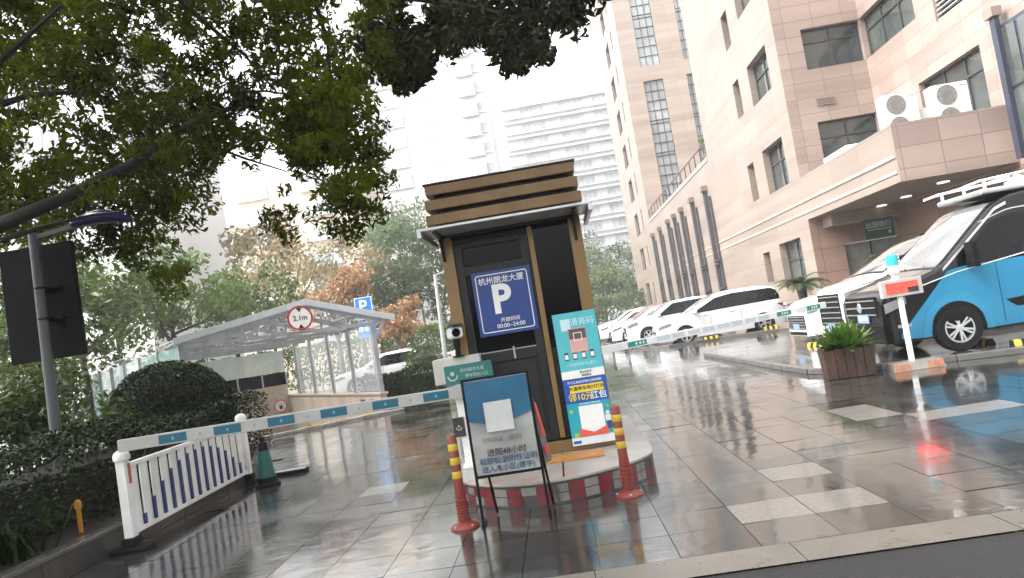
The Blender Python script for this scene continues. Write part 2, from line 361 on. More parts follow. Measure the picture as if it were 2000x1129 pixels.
def thing(name, label, cat, loc=(0, 0, 0), rz=0.0, group=None):
    o = bpy.data.objects.new(name, None); COL.objects.link(o)
    o.empty_display_size = 0.2
    o.location = loc; o.rotation_euler = (0, 0, rz); o['label'] = label; o['category'] = cat
    if group: o['group'] = group
    return o
def tag(o, label, cat, group=None):
    o['label'] = label; o['category'] = cat
    if group: o['group'] = group
    return o
def struct(o, kind='structure'): o['kind'] = kind; return o
def copy_tree(o, loc=None, rz=None, label=None, parent=None):
    c = o.copy(); COL.objects.link(c)
    if parent: c.parent = parent
    if loc is not None: c.location = loc
    if rz is not None: c.rotation_euler = (0, 0, rz)
    if label: c['label'] = label
    for ch in list(o.children): copy_tree(ch, parent=c)
    return c
def text(body, size, m, parent, loc, rot=(math.pi/2, 0, 0), name='lettering', bold=0.0, depth=0.001, sx=1.0, space=1.0):
    cu = bpy.data.curves.new('t', 'FONT'); cu.body = body; cu.size = size; cu.align_x = 'CENTER'; cu.align_y = 'CENTER'
    cu.offset = bold*(0.35 if size < 0.1 else 0.8); cu.extrude = depth; cu.resolution_u = 4; cu.space_character = space
    o = bpy.data.objects.new('t', cu); COL.objects.link(o)
    dg = bpy.context.evaluated_depsgraph_get()
    me = bpy.data.meshes.new_from_object(o.evaluated_get(dg))
    bpy.data.objects.remove(o)
    me.name = name; me.materials.clear(); me.materials.append(m)
    t = bpy.data.objects.new(name, me); COL.objects.link(t)
    t.parent = parent; t.location = loc; t.rotation_euler = rot; t.scale = (sx, 1, 1)
    return t
def foliage(name, C, size, m, parent=None, aspect=0.4, flat=0.0, jit=0.35, loc=None, droop=0.0):
    """leaf-shaped faces (two folded halves each) at the points C"""
    C = np.asarray(C, float); n = len(C)
    nrm = RNG.normal(size=(n, 3)); nrm[:, 2] = nrm[:, 2]+flat*np.sign(nrm[:, 2]+1e-9)*1.5; nrm /= np.linalg.norm(nrm, axis=1)[:, None]
    d = RNG.normal(size=(n, 3)); d[:, 2] -= droop; d -= nrm*np.sum(d*nrm, 1)[:, None]; d /= np.linalg.norm(d, axis=1)[:, None]
    b = np.cross(nrm, d)
    L = size*(1+jit*RNG.uniform(-1, 1, n))[:, None]; Wd = L*aspect
    fold = nrm*Wd*0.25
    V = np.stack([C-d*L*0.5, C-d*L*0.08+b*Wd*0.5+fold, C+d*L*0.5, C-d*L*0.08-b*Wd*0.5+fold], 1).reshape(-1, 3)
    i0 = np.arange(n)*4
    F = np.stack([i0, i0+1, i0+2, i0, i0+2, i0+3], 1).reshape(-1)
    me = bpy.data.meshes.new(name)
    me.vertices.add(n*4); me.vertices.foreach_set('co', V.ravel())
    me.loops.add(n*6); me.loops.foreach_set('vertex_index', F.astype(np.int32))
    me.polygons.add(n*2); me.polygons.foreach_set('loop_start', (np.arange(n*2)*3).astype(np.int32)); me.polygons.foreach_set('loop_total', np.full(n*2, 3, np.int32))
    me.materials.append(m); me.update(); me.validate()
    o = bpy.data.objects.new(name, me); COL.objects.link(o)
    if parent: o.parent = parent
    if loc is not None: o.location = loc
    return o
def clump_points(centers, radii, per, squash=0.75):
    out = []
    for c, r in zip(centers, radii):
        k = max(3, int(per*(r/np.mean(radii))**2))
        p = RNG.normal(size=(k, 3)); p /= np.linalg.norm(p, axis=1)[:, None]
        p *= (RNG.uniform(0.25, 1, k)**0.6)[:, None]*r; p[:, 2] *= squash
        out.append(p+np.asarray(c))
    return np.concatenate(out)
def ellipsoid_clumps(n, rx, ry, rz, c=(0, 0, 0), shell=0.5, low=-1.0):
    p = []
    while len(p) < n:
        q = RNG.normal(size=3); q /= np.linalg.norm(q)
        if q[2] < low: continue
        q *= RNG.uniform(shell, 1.0)
        p.append((q[0]*rx+c[0], q[1]*ry+c[1], q[2]*rz+c[2]))
    return np.array(p)

# ------------------------------------------------------------------ ground
RO = Vector((-6.8, 17.2, 0)); RU = Vector((0.843, 0.539, 0)); RA = Vector((-0.539, 0.843, 0))
def rp(u, a, z=0.0): return RO+RU*u+RA*a+Vector((0, 0, z))     # ramp frame: u across, a along
U0, U1, AL = -1.75, 2.6, 10.5
hole = [rp(U0, 0), rp(U1, 0), rp(U1, AL), rp(U0, AL)]
outer = [Vector((-400, -60, 0)), Vector((400, -60, 0)), Vector((400, 400, 0)), Vector((-400, 400, 0))]
tri = tessellate_polygon([outer, hole]); pts = outer+hole
b = MB(); b.add([(p.x, p.y, -0.016) for p in pts], [tuple(t) for t in tri])
struct(b.build('ground', M['base'], recalc=False))
# road and granite band
b = MB(); b.quad((-60, -40, -0.006), (60, -40, -0.006), (60, 4.33, -0.006), (-60, 4.33, -0.006)); struct(b.build('road', M['asph']))
b = MB()
x = -30.0
while x < 30:
    b.quad((x+0.002, 4.335, 0.002), (x+1.197, 4.335, 0.002), (x+1.197, 4.678, 0.002), (x+0.002, 4.678, 0.002)); x += 1.2
struct(b.build('kerb_band', M['band']))
# plaza slabs, 0.5 m, each a little out of level so that the wet reflections break at the joints
PLAT = [(4.0, 20.8), (4.14, 14.2), (4.2, 13.0), (4.5, 12.45), (5.0, 12.1), (6.0, 11.75), (6.9, 11.45), (9.5, 10.7), (30, 5.2), (30, 60), (2.2, 60), (2.62, 36), (3.2, 30), (3.5, 28.6), (4.1, 27.9), (6.0, 27.9), (8.0, 27.2), (8.7, 24.5), (7.0, 22.6)]
def inpoly(x, y, P):
    c = False; n = len(P)
    for i in range(n):
        x1, y1 = P[i]; x2, y2 = P[(i+1) % n]
        if (y1 > y) != (y2 > y) and x < (x2-x1)*(y-y1)/(y2-y1)+x1: c = not c
    return c
LIGHT = {(1.54, 6.2), (1.54, 5.2), (1.04, 5.2), (3.04, 8.2), (3.04, 8.7), (3.54, 7.7), (4.04, 7.7), (-2.46, 8.2), (0.54, 9.7)}
tb = MB(); db = MB()
for j in range(60):
    y0 = 4.685+0.5*j if j else 4.685
    yk = round(4.7+0.5*j, 2)
    for i in range(-22, 29):
        x0 = 0.04+0.5*i
        cx, cy = x0+0.25, y0+0.25
        q = Vector((cx, cy, 0))-RO
        if U0-0.3 < q.dot(RU) < U1+0.3 and -0.35 < q.dot(RA) < AL+0.3: continue
        if cy < 11 and cx < -4.75 or cy < 12.6 and cx < -5.1 or cy < 14.4 and cx < -7.3: continue
        if cx < -9.5 or cx > 13: continue
        g = 0.0025
        zz = [RNG.normal(0, 0.0011) for _ in range(4)]
        tgt = db if (round(x0, 2), yk) in LIGHT else tb
        tgt.quad((x0+g, y0+g, zz[0]), (x0+0.5-g, y0+g, zz[1]), (x0+0.5-g, y0+0.5-g, zz[2]), (x0+g, y0+0.5-g, zz[3]))
struct(tb.build('plaza_paving', M['tile'], recalc=False)); struct(db.build('light_paving', M['tiled'], recalc=False))
# raised parking pavement with kerb
b = MB(); b.prism([(x, y) for x, y in PLAT], -0.02, 0.085, 'xy'); struct(b.build('parking_pavement', M['plat'], bevel=0.012))
b = MB()
for i in range(7):
    (xa, ya), (xb, yb) = PLAT[i], PLAT[i+1]
    d = Vector((xb-xa, yb-ya, 0)); nseg = max(1, int(d.length/1.0))
    for k in range(nseg):
        p0 = Vector((xa, ya, 0.049))+d*((k+0.006)/nseg); p1 = Vector((xa, ya, 0.049))+d*((k+0.994)/nseg)
        b.bar(p0, p1, 0.13, 0.098)
struct(b.build('kerb', mat('kerb_stone', (0.10, 0.097, 0.09), 0.3, var=0.25, vscale=4, dirt=((0.03, 0.03, 0.028), 2, 0.7)), bevel=0.01))
# planting bed on the left with its low stone wall
BED = [(-4.80, 3.0), (-4.80, 11.0), (-5.35, 12.6), (-7.8, 14.3), (-30, 15.6), (-30, 3.0)]
b = MB(); b.prism(BED, -0.01, 0.22, 'xy'); struct(b.build('planting_bed', M['soil']))
t = thing('planter_wall', 'low dark stone edging wall in front of the hedge at left', 'wall', (-4.72, 9.0, 0))
b = MB(); d = MB()
for k in range(6):
    y0 = -5.2+1.2*k
    b.box(-0.07, 0.06, y0+0.004, y0+1.196, 0, 0.22); d.box(-0.10, 0.085, y0+0.004, y0+1.196, 0.222, 0.262)
for (xa, ya), (xb, yb) in (((-4.735, 11.02), (-5.30, 12.62)), ((-5.30, 12.62), (-7.75, 14.32))):
    p0, p1 = Vector((xa+4.72, ya-9, 0.11)), Vector((xb+4.72, yb-9, 0.11)); b.bar(p0, p1, 0.12, 0.22); p0.z = p1.z = 0.243; d.bar(p0, p1, 0.18, 0.04)
b.build('wall', mat('planter_stone', (0.045, 0.043, 0.039), 0.3, var=0.3, vscale=5, dirt=((0.03, 0.03, 0.027), 2, 0.8)), t, bevel=0.006)
d.build('coping', mat('planter_coping', (0.075, 0.072, 0.065), 0.25, var=0.3, vscale=5), t, bevel=0.006)

# ------------------------------------------------------------------ walls with openings
def wall(mb, O, U, n, u0, u1, z0, z1, holes, rev, rmb=None):
    """flat wall in the plane O + U*u, with rectangular openings that have reveals of depth rev"""
    O = Vector(O); U = Vector(U); n = Vector(n)
    P = lambda u, z, k=0.0: O+U*u+Vector((0, 0, z))-n*k
    us = sorted({u0, u1, *[min(max(h[i], u0), u1) for h in holes for i in (0, 1)]})
    zs = sorted({z0, z1, *[min(max(h[i], z0), z1) for h in holes for i in (2, 3)]})
    for a, b2 in zip(us, us[1:]):
        for c, d2 in zip(zs, zs[1:]):
            mu, mz = (a+b2)/2, (c+d2)/2
            if any(h[0] < mu < h[1] and h[2] < mz < h[3] for h in holes): continue
            mb.quad(P(a, c), P(b2, c), P(b2, d2), P(a, d2))
    r = rmb or mb
    for h in holes:
        a, b2, c, d2 = h[:4]
        r.quad(P(a, c), P(b2, c), P(b2, c, rev), P(a, c, rev)); r.quad(P(a, d2), P(a, d2, rev), P(b2, d2, rev), P(b2, d2))
        r.quad(P(a, c), P(a, c, rev), P(a, d2, rev), P(a, d2)); r.quad(P(b2, c), P(b2, d2), P(b2, d2, rev), P(b2, c, rev))
def window(parent, O, U, n, h, rev, vbars=1, hbar=None, fw_=0.06, pane=None, name='window'):
    O = Vector(O); U = Vector(U); n = Vector(n); a, b2, c, d2 = h[:4]
    P = lambda u, z, k: O+U*u+Vector((0, 0, z))-n*k
    fr = MB(); k0, k1 = rev-0.10, rev-0.02
    def fb(ua, ub, za, zb):
        vs = [P(u, z, k) for k in (k0, k1) for z in (za, zb) for u in (ua, ub)]
        fr.add(vs, [(0, 1, 3, 2), (4, 6, 7, 5), (0, 4, 5, 1), (2, 3, 7, 6), (0, 2, 6, 4), (1, 5, 7, 3)])
    f = fw_
    fb(a, b2, c, c+f); fb(a, b2, d2-f, d2); fb(a, a+f, c+f, d2-f); fb(b2-f, b2, c+f, d2-f)
    zs = [c+f, d2-f]
    if hbar: fb(a+f, b2-f, c+(d2-c)*hbar-f/2, c+(d2-c)*hbar+f/2); zs = [c+f, c+(d2-c)*hbar-f/2, c+(d2-c)*hbar+f/2, d2-f]
    for i in range(vbars):
        u = a+(b2-a)*(i+1)/(vbars+1)
        for q in range(0, len(zs), 2): fb(u-f/2, u+f/2, zs[q], zs[q+1])
    fo = fr.build(name, M['frame'], parent)
    pm = MB(); pm.quad(P(a, c, rev-0.05), P(b2, c, rev-0.05), P(b2, d2, rev-0.05), P(a, d2, rev-0.05))
    pm.build('pane', pane or M['glassw'], fo)
    return fo

ob = thing('office_building', 'pink and cream stone office building with recessed windows, porch and tower on the right', 'building')
XF = 10.0
main = MB(); front = MB(); pale = MB()
# left (street) face
H1 = [(29.3, 32.0, z, z+h) for z, h in ((1.35, 2.0), (5.52, 1.88), (9.38, 1.75), (13.25, 1.85), (17.1, 1.85), (21, 1.85))]
H2 = [(33.5, 34.5, z0, z1) for z0, z1 in ((1.85, 3.2), (5.62, 7.3), (9.53, 11.18), (12.77, 14.4), (16.9, 18.6), (20.8, 22.5))]
O = (XF, 0, 0); UY = (0, 1, 0); NX = (-1, 0, 0)
wall(pale, O, UY, NX, 28.1, 41.7, 0, 30, H1+H2, 0.38)
for h in H1: window(ob, O, UY, NX, h, 0.38, 1, 0.62)
for h in H2: window(ob, O, UY, NX, h, 0.38, 0, None)
wall(pale, O, UY, NX, 41.7, 67, 0, 9.42, [], 0.3)
H3 = [h for k in range(11) for h in ((71.0, 71.6, 2.0+3.55*k, 4.0+3.55*k), (74.2, 77.0, 1.9+3.55*k, 4.1+3.55*k))]
wall(pale, O, UY, NX, 67, 84, 0, 46, H3, 0.35)
for h in H3: window(ob, O, UY, NX, h, 0.35, 1 if h[1]-h[0] > 1 else 0)
pale.quad((XF, 84, 0), (XF+20, 84, 0), (XF+20, 84, 46), (XF, 84, 46))
wall(pale, O, UY, NX, 20.65, 28.1, 3.87, 5.48, [], 0.2)
# front walls (facing the viewer)
UX = (1, 0, 0); NY = (0, -1, 0)
HF = [(11.0, 13.2, z, z+h) for z, h in ((5.55, 1.9), (9.47, 1.58), (13.3, 1.6), (17.2, 1.6))]
wall(front, (0, 28.1, 0), UX, NY, XF, 13.2, 3.8, 30, HF, 0.3)
for h in HF: window(ob, (0, 28.1, 0), UX, NY, h, 0.3, 1, 0.68)
HS = [(24.3, 28.1, 9.47, 11.05), (26.4, 28.1, 5.55, 7.45), (21.4, 24.9, 5.55, 7.46), (19.4, 23.2, 8.86, 11.0), (24.3, 28.1, 13.3, 14.9)]
wall(front, (13.2, 0, 0), UY, NX, 12, 28.1, 3.8, 30, HS, 0.3)
for i, h in enumerate(HS):
    if i == 3: continue
    window(ob, (13.2, 0, 0), UY, NX, h, 0.3, 2 if i != 1 else 0, 0.68)
lv = MB()
for k in range(14): lv.box(13.26, 13.36, 19.42, 23.18, 8.9+0.15*k, 8.93+0.15*k)
lo = lv.build('louvre', mat('louvre_slat', (0.4, 0.4, 0.39), 0.5), ob)
lb = MB(); lb.box(13.42, 13.49, 19.4, 23.2, 8.86, 11.0); lb.build('louvre_backing', M['black'], lo)
# tower front with tall strip windows
HT = [(11.6, 13.4, z, z+h) for z, h in ((9.6, 12.4), (23.4, 9.4), (34.3, 9.5))]+[(15.55, 16.2, z, z+h) for z, h in ((9.6, 12.4), (23.4, 9.4), (34.3, 9.5))]
tow = MB(); wall(tow, (0, 67, 0), UX, NY, XF, 26, 9.42, 46, HT, 0.25); tow.build('tower_wall', stone_mat('tower_stone', (0.33, 0.265, 0.22), 2.4, 1.2, 0.7, amt=0.05), ob)  # paler than the facade stone: haze over the tower put into its colour
for h in HT:
    fo = window(ob, (0, 67, 0), UX, NY, h, 0.25, 2 if h[1]-h[0] > 1 else 1, None, 0.05, mat('strip_glass', (0.30, 0.32, 0.32), 0.06, spec=0.9, var=0.35, vscale=0.4))
    z = h[2]+0.9
    while z < h[3]-0.2: g = MB(); g.box(h[0]+0.05, h[1]-0.05, 67.13, 67.20, z, z+0.05); z += 0.9 if int(z*7) % 3 else 0.3; g.build('glazing_bar', M['frame'], fo)
# roofs, back and porch
roof = MB()
roof.box(XF+0.01, 26, 41.7, 67, 9.30, 9.40); roof.box(XF, 26, 28.11, 41.7, 29.9, 30); roof.box(XF, 26, 67.01, 84, 45.9, 46)
roof.box(XF+0.3, 26, 41.72, 41.80, 9.41, 30)
roof.build('roof', M['soffit'], ob)
pale.build('street_wall', M['stonel'], ob); front.build('front_wall', M['stone'], ob)
b = MB(); b.quad((XF, 20.65, 3.87), (13.3, 20.65, 3.87), (13.3, 20.65, 5.48), (XF, 20.65, 5.48)); b.quad((XF, 20.65, 5.48), (13.2, 20.65, 5.48), (13.2, 20.85, 5.48), (XF, 20.85, 5.48))
b.quad((XF+0.2, 20.85, 4.7), (13.2, 20.85, 4.7), (13.2, 20.85, 5.48), (XF+0.2, 20.85, 5.48)); b.quad((XF, 20.65, 5.481), (XF+0.2, 20.65, 5.481), (XF+0.2, 28.1, 5.481), (XF, 28.1, 5.481)); b.quad((XF+0.2, 20.85, 4.7), (XF+0.2, 28.1, 4.7), (XF+0.2, 28.1, 5.48), (XF+0.2, 20.85, 5.48))
b.build('balcony_parapet', M['stone'], ob)
b = MB(); b.box(XF+0.02, 13.19, 20.67, 28.09, 4.62, 4.70); b.build('balcony_floor', M['conc'], ob)
b = MB(); b.quad((XF, 20.65, 3.868), (XF, 28.1, 3.868), (26, 28.1, 3.868), (26, 20.65, 3.868)); b.box(XF+0.5, 26, 27.2, 28.09, 3.45, 3.86); so_ = b.build('soffit', M['soffit'], ob)
for p in ((12.25, 27.0), (12.23, 25.12), (12.08, 22.48)):
    b = MB(); b.lathe([(0.17, 0), (0.17, 0.03), (0.13, 0.035)], 20, (p[0], p[1], 3.83)); b.build('downlight', M['dl'], ob, smooth=True)
b = MB(); wall(b, (0, 28.1, 0), UX, NY, XF, 13.2, 0, 3.8, [(11.15, 13.2, 0, 2.75)], 0.25); b.quad((13.2, 28.1, 0), (13.2, 16, 0), (13.2, 16, 3.8), (13.2, 28.1, 3.8)); b.build('porch_wall', M['porch'], ob)
b = MB(); b.box(11.16, 13.19, 28.32, 28.36, 0.0, 2.74); do = b.build('porch_door', mat('porch_glass', (0.20, 0.205, 0.185), 0.15, var=0.15), ob)
b = MB(); b.box(12.15, 12.19, 28.28, 28.31, 0, 2.74); b.box(11.5, 11.54, 28.26, 28.315, 1.0, 1.3); b.build('door_frame', M['frame'], do)
b = MB(); b.box(13.1, 13.19, 17, 26.5, 0.0, 2.6); b.build('porch_glazing', M['glassd'], ob)
# cream bands
b = MB()
for z in (4.12, 4.55): b.box(XF-0.03, XF-0.001, 20.7, 66.9, z, z+0.09)
b.box(XF-0.045, XF-0.001, 41.8, 66.9, 9.2, 9.42)
b.build('cream_band', M['cream'], ob)
# dark vertical fins with capitals
for yb in (43.3, 47.3, 51.2, 54.2, 57.1, 61.5, 65.8):
    b = MB(); b.box(XF-0.24, XF-0.001, yb-0.15, yb+0.15, 0.6, 7.75); b.box(XF-0.14, XF-0.002, yb-0.9, yb-0.72, 0.6, 7.3)
    for z in (2.0, 3.4, 3.6): b.box(XF-0.26, XF-0.003, yb-0.92, yb+0.17, z, z+0.08)
    f = b.build('facade_fin', mat('fin_grey', (0.05, 0.048, 0.052), 0.5), ob)
    b = MB(); b.box(XF-0.34, XF-0.001, yb-0.3, yb+0.3, 7.752, 8.05); b.build('fin_capital', mat('fin_capital', (0.17, 0.13, 0.11), 0.5), f)
# terrace railing
b = MB()
b.bar((XF+0.08, 41.9, 10.3), (XF+0.08, 66.8, 10.3), 0.06, 0.06); b.bar((XF+0.08, 41.9, 9.5), (XF+0.08, 66.8, 9.5), 0.03, 0.03)
y = 42.0
while y < 66.9: b.box(XF+0.05, XF+0.11, y-0.03, y+0.03, 9.40, 10.3); y += 1.65
b.build('railing', M['frame'], ob)
# vent grille on the front wall
b = MB()
for k in range(4): b.box(11.1, 11.75, 28.04, 28.098, 8.05+0.075*k, 8.09+0.075*k)
b.box(11.08, 11.77, 28.085, 28.099, 8.03, 8.36); b.build('vent_grille', M['soffit'], ob)
# blue-grey glazed bay and drain pipe on the right
b = MB(); b.box(13.02, 13.19, 17.6, 20.35, 4.2, 7.5); by = b.build('glazed_bay', mat('bay_frame', (0.035, 0.04, 0.06), 0.4), ob)
b = MB()
for k in range(3): b.box(12.99, 13.015, 17.75+0.87*k, 18.5+0.87*k, 4.3, 5.7); b.box(12.99, 13.015, 17.75+0.87*k, 18.5+0.87*k, 5.8, 7.4)
b.build('pane', M['glassw'], by)
b = MB(); b.box(12.86, 13.0, 20.02, 20.24, 3.9, 7.75); pi = b.build('drain_pipe', mat('pipe_navy', (0.03, 0.035, 0.055), 0.4), ob)
b = MB(); b.box(12.78, 13.05, 19.93, 20.33, 7.752, 8.0); b.build('pipe_head', M['soffit'], pi)

# air conditioners on the balcony
def ac_unit(label, x, y, wd, h, fans):
    t = thing('air_conditioner', label, 'air conditioner', (x, y, 4.702), 0, 'outdoor units on the balcony')
    b = MB(); b.box(-wd/2, wd/2, 0.0, 0.42, 0.42, h); bo = b.build('casing', M['acw'], t, bevel=0.02)
    b = MB(); b.box(-wd/2+0.08, -wd/2+0.16, 0.03, 0.4, 0, 0.418); b.box(wd/2-0.16, wd/2-0.08, 0.03, 0.4, 0, 0.418); b.build('foot', M['dark'], t)
    for k in range(fans):
        zc = 0.42+(h-0.42)*(k+0.5)/fans; r = min(0.3, ((h-0.42)/fans)/2-0.04)
        b = MB(); b.lathe([(r, -0.012), (r, -0.001)], 28, (-0.12, 0, zc), 'y'); f = b.build('fan_grille', M['acf'], t, smooth=True)
        b = MB()
        for rr in (r, r*0.75, r*0.5, r*0.25): b.path([(-0.12+rr*math.cos(a*math.pi/12), -0.02, zc+rr*math.sin(a*math.pi/12)) for a in range(25)], 0.006, 4)
        for a in range(8): b.bar((-0.12, -0.018, zc), (-0.12+r*math.cos(a*math.pi/4), -0.018, zc+r*math.sin(a*math.pi/4)), 0.012, 0.008)
        b.build('guard', M['acf'], f)
    b = MB(); b.box(0.26, 0.42, -0.005, 0.001, h-0.12, h-0.09); b.box(0.22, 0.38, -0.006, 0.001, 0.6, 0.66); b.build('badge', M['acf'], t)
    return t
ac_unit('white two fan outdoor unit at the corner of the balcony', 10.52, 20.95, 0.95, 1.66, 2)
ac_unit('white two fan outdoor unit on the balcony nearer the drain pipe', 11.92, 20.95, 1.0, 1.7, 2)
t = thing('air_conditioner', 'low white unit lying behind the side parapet of the balcony', 'air conditioner', (10.5, 25.3, 4.702), RAD(90), 'outdoor units on the balcony')
b = MB(); b.box(-1.0, 1.0, -0.2, 0.25, 0.05, 1.05); b.build('casing', M['acw'], t, bevel=0.05)
b = MB()
for k in range(9): b.box(-0.9+0.12*k, -0.86+0.12*k, -0.2, 0.2, 1.051, 1.06)
b.build('vent_slot', M['acf'], t)
t = thing('control_box', 'grey electrical box between the two white outdoor units', 'box', (11.2, 21.05, 4.702))
b = MB(); b.box(-0.2, 0.22, 0, 0.3, 0.0, 1.15); b.build('casing', mat('box_grey', (0.5, 0.5, 0.48), 0.5), t, bevel=0.015)
b = MB(); b.box(-0.05, 0.09, -0.012, -0.001, 0.6, 0.8); b.build('label_plate', M['black'], t)
# hanging sign in the porch
t = thing('hanging_sign', 'dark green sign with pale characters hanging under the porch', 'sign', (11.98, 26.9, 0))
b = MB(); b.box(-0.52, 0.52, 0, 0.08, 2.72, 3.42); b.build('panel', M['signt'], t, bevel=0.01)
text('出国银行', 0.23, M['letter'], t, (-0.02, -0.004, 3.19), bold=0.004)
b = MB(); b.box(-0.42, 0.42, -0.004, -0.001, 3.02, 3.045); b.lathe([(0.06, -0.004), (0.06, -0.001)], 14, (0.34, 0, 2.9), 'y'); b.build('underline', M['letter'], t)
b = MB(); b.bar((-0.4, 0.04, 3.42), (-0.4, 0.04, 3.45), 0.03, 0.03, (0, 1, 0)); b.bar((0.4, 0.04, 3.42), (0.4, 0.04, 3.45), 0.03, 0.03, (0, 1, 0)); b.build('hanger', M['dark'], t)

# ------------------------------------------------------------------ far buildings
def far_building(name, label, x0, x1, y0, y1, h, m, storey, z0, wins, lines=None):
    t = thing(name, label, 'building', ((x0+x1)/2, y0, 0))
    cx = (x0+x1)/2
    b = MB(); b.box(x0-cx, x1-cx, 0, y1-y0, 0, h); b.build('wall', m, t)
    n = 0
    for (a, c, off, hh, pr) in wins:
        z = z0
        while z+hh < h-0.4 and n < 100:
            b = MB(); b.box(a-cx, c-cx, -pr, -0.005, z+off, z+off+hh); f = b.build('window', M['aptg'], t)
            b = MB(); k = max(1, int((c-a)/0.9))
            for q in range(k+1): xq = a-cx+(c-a-0.06)*q/k; b.box(xq, xq+0.06, -pr-0.04, -pr-0.002, z+off, z+off+hh)
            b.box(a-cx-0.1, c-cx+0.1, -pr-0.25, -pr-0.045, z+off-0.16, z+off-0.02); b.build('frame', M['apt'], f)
            z += storey; n += 1
    if lines:
        b = MB(); z = z0
        while z < h: b.box(x0-cx-0.2, x1-cx+0.2, -lines, -0.01, z-0.25, z+0.05); b.box(x0-cx-0.2, x1-cx+0.2, -lines+0.1, -0.012, z+0.72, z+0.80); z += storey
        b.build('floor_band', M['aptl'], t)
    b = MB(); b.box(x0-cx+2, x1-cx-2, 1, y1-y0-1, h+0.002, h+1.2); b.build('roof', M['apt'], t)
    return t
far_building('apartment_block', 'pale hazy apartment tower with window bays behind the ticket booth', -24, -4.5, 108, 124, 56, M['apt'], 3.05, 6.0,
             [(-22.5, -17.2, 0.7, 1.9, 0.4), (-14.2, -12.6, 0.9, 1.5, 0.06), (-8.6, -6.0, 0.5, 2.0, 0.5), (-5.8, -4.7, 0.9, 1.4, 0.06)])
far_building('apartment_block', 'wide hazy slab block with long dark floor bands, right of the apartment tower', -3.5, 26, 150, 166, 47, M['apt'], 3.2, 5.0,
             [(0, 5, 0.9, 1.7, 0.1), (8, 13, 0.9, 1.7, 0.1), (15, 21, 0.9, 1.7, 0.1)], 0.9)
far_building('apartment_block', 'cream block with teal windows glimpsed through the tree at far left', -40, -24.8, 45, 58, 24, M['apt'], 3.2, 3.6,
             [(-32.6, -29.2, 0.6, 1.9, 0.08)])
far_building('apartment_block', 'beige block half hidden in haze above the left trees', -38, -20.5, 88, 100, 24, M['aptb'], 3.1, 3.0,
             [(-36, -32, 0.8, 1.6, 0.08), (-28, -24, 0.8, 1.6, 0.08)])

# ------------------------------------------------------------------ trees and plants
def tree(name, label, x, y, h, crown, lm, nclump, per, leaf, cat='tree', trunk=0.16, group='trees behind the car park', bark='bark', clump=0.45, asp=0.55, shell=0.45, fork=5, lean=0.0):
    rx, ry, rz, cz = crown
    t = thing(name, label, cat, (x, y, 0), 0, group)
    b = MB(); top = Vector((lean, 0, cz))
    b.path([(0, 0, 0), (lean*0.2, 0.03, cz*0.35), (lean*0.6, -0.03, cz*0.7), top], [trunk, trunk*0.8, trunk*0.6, trunk*0.35], 8)
    for k in range(fork):
        a = 2*math.pi*k/fork+RNG.uniform(-.4, .4); e = Vector((rx*0.7*math.cos(a), ry*0.7*math.sin(a), cz+rz*RNG.uniform(-.1, .6)))
        s = Vector((lean*0.5, 0, cz*RNG.uniform(0.5, 0.8))); mid = (s+e)/2+Vector((0, 0, -0.1*rz))
        b.path([s, mid, e], [trunk*0.4, trunk*0.25, trunk*0.1], 6)
    b.build('trunk', M[bark], t, smooth=True)
    C = ellipsoid_clumps(nclump, rx, ry, rz, (lean, 0, cz), shell)
    R = RNG.uniform(0.6, 1.3, nclump)*clump
    foliage('crown', clump_points(C, R, per), leaf, lm, t, asp)
    return t
# hazy belt of trees beyond the car park
k = 0
for (px, py, Y, rx, rz, sp) in ((150, 600, 26, 3.2, 3.0, 'mid'), (330, 590, 30, 3.6, 2.6, 'mid'), (450, 590, 36, 3.2, 2.2, 'mid'), (60, 620, 22, 3.0, 2.4, 'mid'),
                                (560, 545, 44, 3.6, 2.7, 'tan'), (655, 510, 48, 3.4, 2.6, 'tan'), (510, 490, 52, 4.0, 2.8, 'tan'),
                                (780, 505, 60, 4.0, 3.6, 'far'), (850, 545, 64, 4.2, 4.4, 'far'), (735, 600, 62, 4.0, 2.6, 'far'), (800, 440, 85, 6.5, 4.5, 'far'), (700, 500, 90, 7, 5, 'far'),
                                (1180, 590, 78, 4.0, 3.4, 'far'), (1215, 555, 92, 4.4, 4.2, 'far'), (1150, 520, 96, 5.5, 4.6, 'far'), (1060, 560, 96, 6, 5, 'far'), (960, 560, 92, 7, 5, 'far'), (400, 540, 60, 6, 4.5, 'far'), (250, 560, 58, 7, 5.5, 'far')):
    p = at(px, py, Y); cz = max(p.z, rz+0.3)
    where = {150: 'leafy green tree behind the black sign board', 330: 'leafy green tree above the glass side of the ramp canopy', 450: 'low leafy green tree left of the height limit sign', 60: 'leafy green tree at the left edge behind the street lamp',
             560: 'thin tan tree directly above the height limit sign', 655: 'tan autumn tree left of the blue parking sign', 510: 'tall tan tree above the canopy, half lost in haze',
             780: 'pale green tree above the parking sign', 850: 'pale green tree just left of the ticket booth', 735: 'low hazy tree behind the orange maple', 800: 'grey green tree in haze above the other trees', 700: 'hazy tree below the apartment tower windows',
             1180: 'hazy tree just right of the ticket booth', 1215: 'hazy tree in front of the tower foot', 1150: 'hazy tall tree behind the booth and poster', 1060: 'hazy tree hidden behind the booth', 960: 'hazy tree behind the booth door', 400: 'hazy tree seen under the overhanging branches', 250: 'hazy tree far left behind the black board'}[px]
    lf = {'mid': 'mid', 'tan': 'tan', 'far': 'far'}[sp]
    tree({'mid': 'leafy_tree', 'tan': 'autumn_tree', 'far': 'hazy_tree'}[sp], where, p.x, Y, cz+rz, (rx, rx*0.8, rz, cz), LEAF['fresh' if px in (150, 60) else lf], 46 if sp != 'tan' else 40, 62 if sp != 'tan' else 40, 0.26 if Y < 50 else 0.4, clump=rx*0.24, bark='barkl' if sp == 'tan' else 'bark', shell=0.3)
